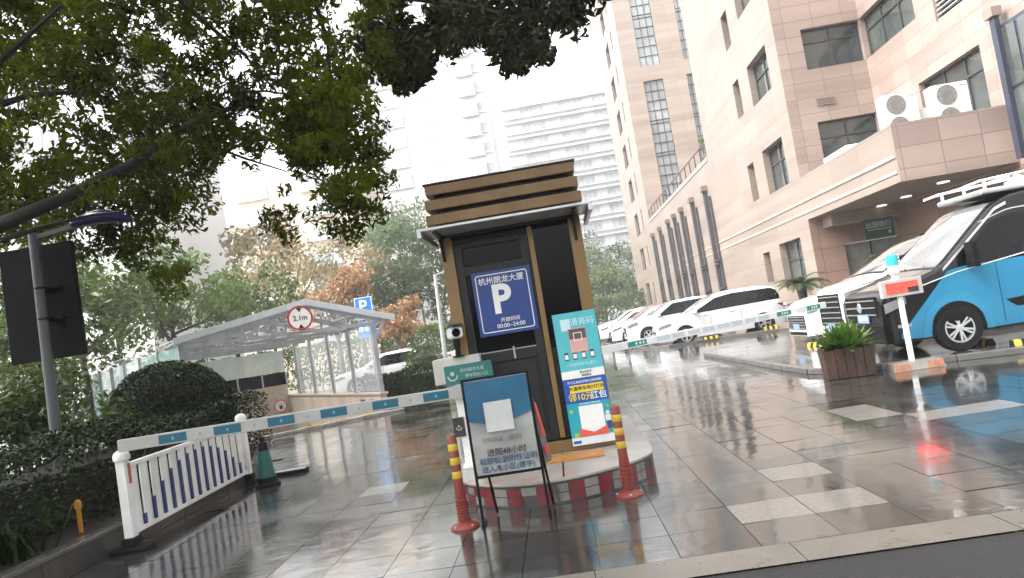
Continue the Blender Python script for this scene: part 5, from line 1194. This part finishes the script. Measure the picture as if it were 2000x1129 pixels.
def vehicle(name, label, L, W, prof, belt, pos, rz, paint, zb=0.2, wheels=(0.9, 3.6), wr=0.33, rim=0.22, spokes=5, tum=0.2, win=None, wsx=(1.2, 2.2), grille=None, nose_w=0.74, light=None, tail=True, group=None, hull_name='body', mirror_x=None, plate=True, cat='car', detail=True, window_m=None, hood_m=None):
    t = thing(name, label, cat, pos, rz, group)
    px_ = np.array([p[0] for p in prof]); pz_ = np.array([p[1] for p in prof]); Hm = pz_.max()
    dense = np.linspace(0, L, 200); dz = np.interp(dense, px_, pz_)
    kk = np.hanning(9); kk /= kk.sum(); pad = np.concatenate([np.full(4, dz[0]), dz, np.full(4, dz[-1])]); dzs = np.convolve(pad, kk, 'valid'); dzs[0] = dz[0]; dzs[-1] = dz[-1]
    zt = lambda x: float(np.interp(x, dense, dzs))
    def Wx(x):
        u = min(1, max(0, x/0.75)); v = min(1, max(0, (L-x)/0.6))
        return W/2*(nose_w+(1-nose_w)*math.sqrt(1-(1-u)**2))*(0.86+0.14*math.sqrt(1-(1-v)**2))
    def wz(x, z):
        q = Wx(x); lo = 0.5*belt
        if z < lo: q *= 1-0.09*((lo-z)/lo)**2
        if z > belt: q *= 1-tum*((z-belt)/max(0.1, Hm-belt))**1.1
        return q
    r = 0.09; NR = 9
    xs = sorted(set(list(np.linspace(0, 0.7, 9))+list(np.linspace(0.7, L-0.6, 26))+list(np.linspace(L-0.6, L, 8))))
    def sect(x):
        top = zt(x); pts = []
        for k in range(NR): z = zb+(top-r-zb)*k/(NR-1); pts.append((-wz(x, z), z))
        wE = wz(x, top-r)
        for k in (1, 2): a = k*math.pi/6; pts.append((-(wE-r*(1-math.cos(a))), top-r+r*math.sin(a)))
        we = wE-r
        for k in range(5): y = -we*(1-k/4); pts.append((y, top+0.03*(1-(y/max(we, 0.01))**2)))
        return pts+[(-y, z) for y, z in reversed(pts[:-1])]
    b = MB(); vs = []; fs = []
    for x in xs: vs += [(x, y, z) for y, z in sect(x)]
    m_ = len(sect(xs[0]))
    for i in range(len(xs)-1):
        for k in range(m_-1): fs.append((i*m_+k, i*m_+k+1, (i+1)*m_+k+1, (i+1)*m_+k))
        fs.append((i*m_, (i+1)*m_, (i+1)*m_+m_-1, i*m_+m_-1))
    fs += [tuple(range(m_)), tuple(range((len(xs)-1)*m_, len(xs)*m_))[::-1]]
    b.add(vs, fs); body = b.build(hull_name, paint, t, smooth=35)
    def side_patch(nm, m, x, lo, hi, eps=0.006, par=None, nz=5, sides=(-1, 1), th=False):
        o = None
        for s in sides:
            b = MB(); vs = []
            for i, xx in enumerate(x):
                for k in range(nz+1): z = lo[i]+(hi[i]-lo[i])*k/nz; vs.append((xx, s*(wz(xx, z)+eps), z))
            b.add(vs, [(i*(nz+1)+k, i*(nz+1)+k+1, (i+1)*(nz+1)+k+1, (i+1)*(nz+1)+k) for i in range(len(x)-1) for k in range(nz)])
            o = b.build(nm, m, par or t, smooth=True)
        return o
    def top_patch(nm, m, xa, xb, ins0, ins1, eps=0.008, par=None, n=14):
        b = MB(); vs = []
        for i in range(n+1):
            x = xa+(xb-xa)*i/n; top = zt(x); we = wz(x, top-r)-r; iw = ins0+(ins1-ins0)*i/n
            for k in range(9): y = (we-iw)*(-1+k/4); vs.append((x-eps*0.6, y, top+0.03*(1-(y/we)**2)+eps))
        b.add(vs, [(i*9+k, i*9+k+1, (i+1)*9+k+1, (i+1)*9+k) for i in range(n) for k in range(8)])
        return b.build(nm, m, par or t, smooth=True)
    top_patch('windscreen_seal', M['black'], wsx[0]-0.03, wsx[1]+0.04, -0.02, -0.01, 0.004)
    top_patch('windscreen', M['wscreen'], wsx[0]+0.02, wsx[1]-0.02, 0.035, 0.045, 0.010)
    xx = np.linspace(0.12, wsx[0]-0.02, 14); zz = np.array([zt(x)-0.075 for x in xx]); side_patch('bonnet_seam', M['black'], xx, zz-0.006, zz+0.006, 0.003, nz=1)
    if hood_m: top_patch('bonnet', hood_m, 0.15, wsx[0]-0.04, 0.0, -0.03, 0.004)
    if win:
        lo, hi = win; xx = np.linspace(max(lo[0][0], hi[0][0]), min(lo[-1][0], hi[-1][0]), 40)
        L_ = np.interp(xx, [p[0] for p in lo], [p[1] for p in lo]); H_ = np.interp(xx, [p[0] for p in hi], [p[1] for p in hi])
        H_ = np.maximum(H_, L_+0.001); H_ = np.minimum(H_, [zt(x)-0.05 for x in xx])
        side_patch('side_window', window_m or M['glassc'], xx, L_, H_)
    tm, rm = make_wheel(wr, rim, 0.2, spokes, M['alloy'])
    first = None
    for x in wheels:
        aa = np.linspace(-1, 1, 19)*(wr+0.055); hh = wr+np.sqrt(np.maximum(0, (wr+0.055)**2-aa**2))
        side_patch('wheel_arch', M['black'], x+aa, np.full(19, zb+0.005), np.maximum(hh, zb+0.01), 0.012)
        for s in (-1, 1):
            we = bpy.data.objects.new('wheel', None); COL.objects.link(we); we.parent = t
            we.location = (x, s*(W/2-0.075), wr); we.rotation_euler = (0, 0.35*x, 0 if s < 0 else math.pi)
            if first is None:
                ty = tm.build('tyre', M['rubber'], we, smooth=35); ri = rm.build('rim', M['alloy'], we, smooth=35); first = (ty, ri)
            else:
                for q in first: c = q.copy(); COL.objects.link(c); c.parent = we
    hw = Wx(0)
    zf = zt(0)
    if grille:
        g0, g1, gw, bars, gm = grille
        b = MB(); b.box(-0.014, 0.02, -gw, gw, g0, g1); g = b.build('grille', gm, t, bevel=0.008)
        b = MB()
        for k in range(bars): z = g0+(g1-g0)*(k+0.5)/bars; b.box(-0.026, -0.0145, -gw*0.97, gw*0.97, z-0.009, z+0.009)
        b.build('grille_bar', M['chrome'], g)
    if plate:
        b = MB(); b.box(-0.03, -0.015, -0.22, 0.22, zb+0.16, zb+0.30); b.build('license_plate', M['plate'], t)
    b = MB(); b.box(-0.012, 0.02, -hw*0.9, hw*0.9, zb+0.02, zb+0.10); b.build('lower_intake', M['black'], t)
    if light:
        x0, x1, z0, z1 = light; xx = np.linspace(x0, x1, 8); side_patch('headlight', M['lampg'], xx, np.linspace(z0-0.02, z0+0.10, 8), np.linspace(z1-0.06, z1+0.02, 8), 0.008)
    if tail:
        z = zt(L)+0.05; xx = np.linspace(L-0.30, L-0.03, 6); side_patch('tail_light', M['tail'], xx, np.linspace(z+0.12, z-0.02, 6), np.linspace(z+0.16, z+0.13, 6), 0.008)
    if detail:
        for xd in (wsx[0]+0.55, wsx[0]+1.55):
            side_patch('door_handle', M['chrome'], np.linspace(xd, xd+0.18, 3), [belt-0.13]*3, [belt-0.10]*3, 0.02, nz=1)
    if mirror_x:
        for s in (-1, 1):
            b = MB(); yy = s*(wz(mirror_x, belt)+0.1); b.obox((mirror_x, yy, belt+0.08), (0.12, 0.2, 0.14)); b.build('mirror', paint if name != 'delivery_van' else M['black'], t, bevel=0.03)
    if detail:
        for xd in [w_ for w_ in ([wsx[0]+0.75, wsx[0]+1.75] if L < 4.7 else [wsx[0]+0.8, wsx[0]+1.95])]:
            side_patch('door_seam', M['black'], np.array([xd-0.005, xd+0.005]), [zb+0.14]*2, [belt]*2, 0.003)
    return t, side_patch, top_patch, wz, zt
def basewin(L, belt, H, wsx):
    return ([(wsx[0]+0.15, belt+0.0), (L-0.35, belt+0.06)], [(wsx[0]+0.15, belt+0.01), (wsx[1]+0.12, H-0.13), ((wsx[1]+L)/2, H-0.10), (L-0.75, H-0.15), (L-0.35, belt+0.13)])
G = 'cars parked in a row below the stone facade'
vehicle('people_carrier', 'long white people carrier parked side on with dark rear side glass', 4.9, 1.85, [(0, .66), (.10, .84), (.5, 1.0), (1.2, 1.13), (2.3, 1.66), (2.9, 1.745), (4.1, 1.73), (4.62, 1.62), (4.80, 1.15), (4.9, .78)], 1.06, (3.82, 29.25, 0.0), 0, M['carw'], wheels=(1.05, 4.0), wr=0.33, rim=0.235, win=([(1.38, 1.08), (4.72, 1.15)], [(1.38, 1.10), (2.35, 1.55), (3.0, 1.63), (4.45, 1.60), (4.72, 1.45)]), wsx=(1.25, 2.25), grille=(0.38, 0.62, 0.4, 3, M['black']), light=(0.06, 0.55, 0.66, 0.84), group=G, mirror_x=1.5)
vehicle('parked_car', 'white car just beyond the people carrier, nose with large black grille frame', 4.6, 1.85, [(0, .80), (.1, .98), (.9, 1.10), (1.2, 1.14), (2.0, 1.60), (3, 1.66), (4.1, 1.58), (4.45, 1.1), (4.6, .8)], 1.05, (3.05, 33.0, 0.085), 0, M['carw'], wheels=(0.9, 3.65), win=basewin(4.6, 1.05, 1.66, (1.2, 2.0)), wsx=(1.2, 2.0), grille=(0.45, 0.78, 0.5, 3, M['black']), light=(0.05, 0.5, 0.74, 0.95), group=G, mirror_x=1.45)
vehicle('parked_car', 'white car with dark bumper second beyond the people carrier', 4.5, 1.8, [(0, .68), (.1, .82), (.9, .98), (1.2, 1.02), (2.0, 1.43), (3, 1.48), (3.9, 1.2), (4.4, 1.02), (4.5, .8)], 0.95, (2.62, 36.1, 0.085), 0, M['carw'], wheels=(0.85, 3.5), win=basewin(4.5, 0.95, 1.48, (1.2, 2.0)), wsx=(1.2, 2.0), grille=(0.30, 0.62, 0.56, 2, M['black']), light=(0.05, 0.5, 0.64, 0.8), group=G, mirror_x=1.45)
vehicle('parked_car', 'pinkish red car among the far parked white cars', 4.4, 1.8, [(0, .72), (.1, .9), (.9, 1.06), (1.2, 1.1), (2.0, 1.52), (3, 1.58), (3.9, 1.5), (4.3, 1.02), (4.4, .8)], 1.0, (2.9, 39.2, 0.085), 0, M['carr'], wheels=(0.85, 3.5), win=basewin(4.4, 1.0, 1.58, (1.2, 2.0)), wsx=(1.2, 2.0), grille=(0.40, 0.62, 0.4, 2, M['black']), light=(0.05, 0.5, 0.7, 0.86), group=G, mirror_x=1.45)
vehicle('parked_car', 'farthest white saloon at the end of the parked row, showing just right of the poster', 4.5, 1.8, [(0, .68), (.1, .82), (.9, .98), (1.2, 1.02), (2.0, 1.45), (3, 1.5), (3.9, 1.2), (4.4, 1.02), (4.5, .8)], 0.95, (2.45, 42.5, 0.085), 0, M['carw'], wheels=(0.85, 3.5), win=basewin(4.5, 0.95, 1.5, (1.2, 2.0)), wsx=(1.2, 2.0), grille=(0.40, 0.62, 0.5, 2, M['black']), light=(0.05, 0.5, 0.64, 0.8), group=G, mirror_x=1.45)
vehicle('parked_car', 'silver car standing beyond the farthest white saloon', 4.5, 1.8, [(0, .72), (.1, .9), (.9, 1.06), (1.2, 1.1), (2.0, 1.55), (3, 1.62), (3.9, 1.5), (4.4, 1.02), (4.5, .8)], 1.0, (2.5, 46, 0.085), 0, M['cars'], wheels=(0.85, 3.5), win=basewin(4.5, 1.0, 1.62, (1.2, 2.0)), wsx=(1.2, 2.0), light=(0.05, 0.5, 0.64, 0.8), group=G)
vehicle('white_saloon', 'white car with slatted grille parked left of the minivan, behind the planter', 4.7, 1.85, [(0, .78), (.08, .95), (.5, 1.08), (1.25, 1.2), (2.1, 1.62), (3, 1.68), (4.0, 1.58), (4.55, 1.1), (4.7, .8)], 1.08, (5.95, 18.75, 0.085), 0, M['carw'], wheels=(0.92, 3.7), win=basewin(4.7, 1.08, 1.68, (1.25, 2.1)), wsx=(1.25, 2.1), grille=(0.36, 0.70, 0.62, 5, M['black']), light=(0.03, 0.5, 0.74, 0.92), mirror_x=1.5)
vehicle('minivan', 'white minivan with hatched chrome grille between the blue van and the white car', 5.0, 1.85, [(0, 1.12), (.08, 1.26), (.5, 1.34), (.85, 1.40), (1.9, 1.98), (2.4, 2.08), (4.7, 2.06), (4.95, 1.5), (5, .9)], 1.25, (5.95, 16.4, 0.085), 0, M['carw'], wheels=(0.85, 3.9), wr=0.34, win=basewin(5.0, 1.25, 2.08, (0.85, 1.9)), wsx=(0.9, 1.95), grille=(0.46, 1.14, 0.6, 6, M['black']), light=(0.04, 0.5, 0.95, 1.2), mirror_x=1.2, cat='minivan', nose_w=0.8)
t, sp, tp, wz, zt = vehicle('delivery_van', 'blue and black delivery van with white roof carrier parked nose to the left', 5.4, 1.92,
    [(0, 1.00), (.04, 1.08), (.4, 1.20), (.80, 1.32), (.95, 1.37), (1.98, 2.24), (2.3, 2.36), (2.9, 2.42), (5.1, 2.42), (5.35, 1.9), (5.4, .9)], 1.36, (5.28, 13.12, 0.085), 0, M['carb'], zb=0.27, wheels=(1.07, 4.3), wr=0.372, rim=0.235, spokes=6, tum=0.13,
    win=([(1.32, 1.42), (3.2, 1.40), (5.0, 1.42)], [(1.32, 1.44), (1.86, 1.97), (2.2, 2.05), (5.0, 2.08)]), wsx=(0.92, 2.06), grille=(0.70, 1.06, 0.62, 3, M['black']), light=(0.03, 0.34, 0.78, 0.98), tail=False, cat='van', nose_w=0.80, plate=False, detail=False, hood_m=mat('van_hood', (0.10, 0.10, 0.10), 0.2, coat=1.0))
xx = np.linspace(0.20, 5.2, 60)
lo = np.interp(xx, [0.20, 0.5, 5.2], [0.33, 0.30, 0.32]); hi = np.interp(xx, [0.20, 0.42, 1.05, 1.3, 5.2], [0.40, 0.66, 1.30, 1.335, 1.36])
sp('blue_panel', M['vblue'], xx, lo, hi, 0.007, nz=8)
for x0 in (1.80, 3.0): sp('door_seam', M['black'], np.array([x0-0.004, x0+0.004]), [0.36]*2, [1.33]*2, 0.0095)
xx = np.linspace(0.62, 5.0, 40); cz = np.interp(xx, [0.62, 1.2, 2.3, 5.0], [1.13, 1.26, 1.40, 1.44]); sp('white_stripe', M['signw'], xx, cz-0.008, cz+0.008, 0.011)
aa = np.linspace(-1, 1, 25); R1, R2 = 0.56, 0.43
hi = 0.372+np.sqrt(np.maximum(0, R1**2-(aa*R1)**2)); sp('wheel_flare', M['vblue2'], 1.07+aa*R1, np.full(25, 0.30), np.maximum(hi, 0.31), 0.016)
hi = 0.372+np.sqrt(np.maximum(0, R2**2-(aa*R2)**2)); sp('arch_liner', M['black'], 1.07+aa*R2, np.full(25, 0.285), np.maximum(hi, 0.31), 0.024)
xx = np.linspace(1.86, 2.7, 12); sp('side_vent', M['black'], xx, np.interp(xx, [1.86, 2.0, 2.7], [0.70, 0.58, 0.56]), np.interp(xx, [1.86, 2.7], [0.705, 0.76]), 0.012)
xx = np.linspace(0.16, 0.36, 8); sp('fog_lamp', M['steel'], xx, np.full(8, 0.51), np.full(8, 0.56), 0.012)
xx = np.linspace(1.7, 5.0, 30); sp('roof_stripe', M['chrome'], xx, np.interp(xx, [1.7, 2.2, 5.0], [1.98, 2.12, 2.16]), np.interp(xx, [1.7, 2.2, 5.0], [1.995, 2.14, 2.18]), 0.008)
xx = np.linspace(0.98, 2.2, 24); cz = np.interp(xx, [0.98, 2.0, 2.2], [1.36, 2.20, 2.27]); sp('pillar_trim', mat('pillar_silver', (0.55, 0.56, 0.57), 0.25, 0.4, coat=0.6), xx, cz-0.06, cz-0.015, 0.009)
b = MB(); b.box(-0.03, -0.016, -0.30, 0.14, 0.62, 0.77); pl = b.build('license_plate', M['plate'], t); text('浙A·D58', 0.10, M['signw'], pl, (-0.032, -0.08, 0.695), (math.pi/2, 0, -math.pi/2), bold=0.002)
b = MB(); b.box(-0.022, 0.02, -0.76, 0.76, 0.29, 0.60); b.build('bumper', M['black'], t, bevel=0.02)
b = MB(); b.lathe([(0.09, -0.03), (0.09, -0.0265), (0.07, -0.04)], 20, (0, 0, 0.88), 'x'); b.build('emblem', M['chrome'], t)
for s in (-1, 1):
    b = MB(); b.box(1.36, 1.47, s*0.98-0.02, s*0.98+0.02, 1.40, 1.46); b.obox((1.40, s*1.10, 1.55), (0.11, 0.2, 0.30)); b.obox((1.40, s*1.10, 1.36), (0.12, 0.21, 0.13)); b.build('mirror', M['black'], t, bevel=0.03)
b = MB(); b.path([(0.9, -0.55, 1.385), (1.05, -0.25, 1.47), (1.08, 0.1, 1.49)], 0.008, 5); b.path([(0.9, 0.1, 1.40), (1.05, 0.4, 1.47), (1.08, 0.7, 1.47)], 0.008, 5); b.build('wiper', M['black'], t)
rk = MB(); rk.box(1.95, 5.0, -0.70, 0.70, 2.43, 2.52); rk = rk.build('roof_pod', M['galv'], t, bevel=0.03)
b = MB()
for s in (-0.66, 0.66):
    b.path([(1.72, s, 2.60), (2.0, s, 2.66), (3.4, s, 2.74), (5.0, s, 2.74)], 0.022, 8)
    for x in (2.05, 2.45, 3.2, 4.0): b.bar((x, s, 2.50), (x, s, 2.68), 0.03, 0.05, (0, 1, 0))
for x in (1.74, 2.45, 3.2, 4.0): b.bar((x, -0.66, 2.66 if x > 2 else 2.605), (x, 0.66, 2.66 if x > 2 else 2.605), 0.04, 0.02)
b.build('roof_rail', M['white'], rk)
b = MB(); b.lathe([(0.10, 2.521), (0.11, 2.60), (0.06, 2.68), (0.005, 2.70)], 16, (2.75, -0.4, 0)); b.build('beacon', mat('beacon_cream', (0.6, 0.5, 0.4), 0.4), t, smooth=True)
# cars glimpsed behind the hedge at left
G2 = 'white cars behind the box hedge'
vehicle('parked_car', 'white saloon showing through the canopy glass and above the box hedge', 4.7, 1.85, [(0, .72), (.1, .85), (1.0, 1.0), (1.25, 1.06), (2.0, 1.46), (3, 1.52), (3.9, 1.2), (4.55, 1.05), (4.7, .8)], 0.98, (-9.1, 30.0, 0), RAD(4), M['carw'], wheels=(0.9, 3.6), win=basewin(4.7, 0.98, 1.52, (1.25, 2.0)), wsx=(1.25, 2.0), light=(0.05, 0.5, 0.64, 0.8), group=G2, mirror_x=1.5)
vehicle('parked_car', 'white car farther back beside the slim lamp post', 4.6, 1.85, [(0, .72), (.1, .9), (1.0, 1.0), (1.25, 1.06), (2.0, 1.5), (3, 1.56), (3.9, 1.3), (4.45, 1.05), (4.6, .8)], 0.98, (-6.2, 36.5, 0), RAD(4), M['carw'], wheels=(0.9, 3.6), win=basewin(4.6, 0.98, 1.56, (1.25, 2.0)), wsx=(1.25, 2.0), group=G2)

# black and yellow wheel stops
def wheel_stop(x, y, rz, label):
    t = thing('wheel_stop', label, 'wheel stop', (x, y, 0.086), rz, 'wheel stops of the parking bays')
    b = MB(); b.prism([(-0.08, 0), (0.08, 0), (0.05, 0.09), (-0.05, 0.09)], -0.28, 0.28, 'xz'); b.build('block', M['rubber'], t)
    for u in (-0.2, 0.0, 0.2): b = MB(); b.add([(0.0505, u-0.05, 0.0905), (-0.0505, u-0.05, 0.0905), (-0.0505, u+0.05, 0.0905), (0.0505, u+0.05, 0.0905), (-0.0825, u-0.05, 0.002), (-0.0825, u+0.05, 0.002), (0.0825, u-0.05, 0.002), (0.0825, u+0.05, 0.002)], [(0, 1, 2, 3), (1, 4, 5, 2), (0, 3, 7, 6)]); b.build('yellow_stripe', M['yellow'], t)
wheel_stop(7.15, 11.75, RAD(75), 'black and yellow wheel stop nearest the kerb, right of the van wheel'); wheel_stop(6.95, 12.75, RAD(0), 'black and yellow wheel stop under the blue van'); wheel_stop(5.85, 17.3, RAD(20), 'black and yellow wheel stop below the white saloon bumper')
wheel_stop(5.6, 27.6, RAD(90), 'yellow striped wheel stop in front of the people carrier sill'); wheel_stop(7.9, 28.0, RAD(90), 'yellow striped wheel stop near the people carrier rear wheel'); wheel_stop(8.1, 12.1, RAD(70), 'black and yellow wheel stop at the right edge by the kerb')

# led sign on its weighted base
t = thing('led_sign', 'red led display on a white post with a turquoise capped lamp', 'display sign', (5.32, 11.62, 0.0), RAD(-4))
b = MB(); b.add([(-0.40, -0.22, 0.0), (0.38, -0.16, 0.0), (0.42, 0.22, 0.0), (-0.36, 0.22, 0.0), (-0.36, -0.16, 0.12), (0.34, -0.10, 0.12), (0.36, 0.18, 0.12), (-0.32, 0.18, 0.12)], [(0, 1, 2, 3), (4, 5, 6, 7), (0, 1, 5, 4), (1, 2, 6, 5), (2, 3, 7, 6), (3, 0, 4, 7)]); ba = b.build('base', mat('base_pale', (0.20, 0.185, 0.16), 0.4, dirt=((0.1, 0.09, 0.08), 5, 0.6)), t, bevel=0.006)
b = MB()
for k in range(9):
    if k in (3, 4, 5): continue
    u = -0.385+0.084*k; b.add([(u, -0.2215+0.006*k, 0.004), (u+0.045, -0.2185+0.006*k, 0.004), (u+0.045+0.03, -0.165+0.006*k, 0.115), (u+0.03, -0.168+0.006*k, 0.115)], [(0, 1, 2, 3)])
for v in range(len(b.v)): b.v[v] = (b.v[v][0], b.v[v][1]-0.008, b.v[v][2])
b.build('stripe', M['rust'], ba)
b = MB(); b.bar((-0.03, 0.02, 0.12), (-0.03, 0.02, 1.14), 0.075, 0.05, (0, 1, 0)); b.build('post', M['white'], t, bevel=0.006)
pn = MB(); pn.box(-0.30, 0.30, -0.05, 0.06, 1.12, 1.38); pn = pn.build('panel', M['ledp'], t, bevel=0.008)
b = MB(); b.box(-0.235, 0.235, -0.056, -0.051, 1.165, 1.335); b.build('screen', M['ledo'], pn)
b = MB()
for i in range(40):
    for j in range(15):
        if i > 26 and j < 7: continue
        if RNG.random() < 0.22 or j == 7 and i < 27: continue
        x = -0.23+0.0115*i; z = 1.169+0.0109*j; b.quad((x, -0.0575, z), (x+0.0095, -0.0575, z), (x+0.0095, -0.0575, z+0.009), (x, -0.0575, z+0.009))
b.build('led_rows', M['lede'], pn)
b = MB(); b.lathe([(0.05, 1.381), (0.05, 1.46), (0.075, 1.47), (0.08, 1.56), (0.075, 1.60)], 18, (-0.05, 0, 0)); b.build('lamp', M['white'], t, smooth=30)
b = MB(); b.lathe([(0.082, 1.601), (0.086, 1.63), (0.084, 1.75), (0.06, 1.77), (0.004, 1.775)], 18, (-0.05, 0, 0)); b.build('lamp_cap', M['turqc'], t, smooth=30)

# ------------------------------------------------------------------ damp haze over the whole place
b = MB(); b.box(-420, 420, -75, 420, -4.0, 60)
hz = b.build('haze', None); hz['kind'] = 'stuff'
hm = bpy.data.materials.new('haze_air'); hm.use_nodes = True; n_ = hm.node_tree; n_.nodes.clear()
pv = n_.nodes.new('ShaderNodeVolumePrincipled'); pv.inputs['Color'].default_value = (0.96, 0.97, 0.98, 1); pv.inputs['Density'].default_value = 0.0009; pv.inputs['Anisotropy'].default_value = 0.2
no_ = n_.nodes.new('ShaderNodeOutputMaterial'); n_.links.new(pv.outputs[0], no_.inputs['Volume'])
hz.data.materials.clear(); hz.data.materials.append(hm)
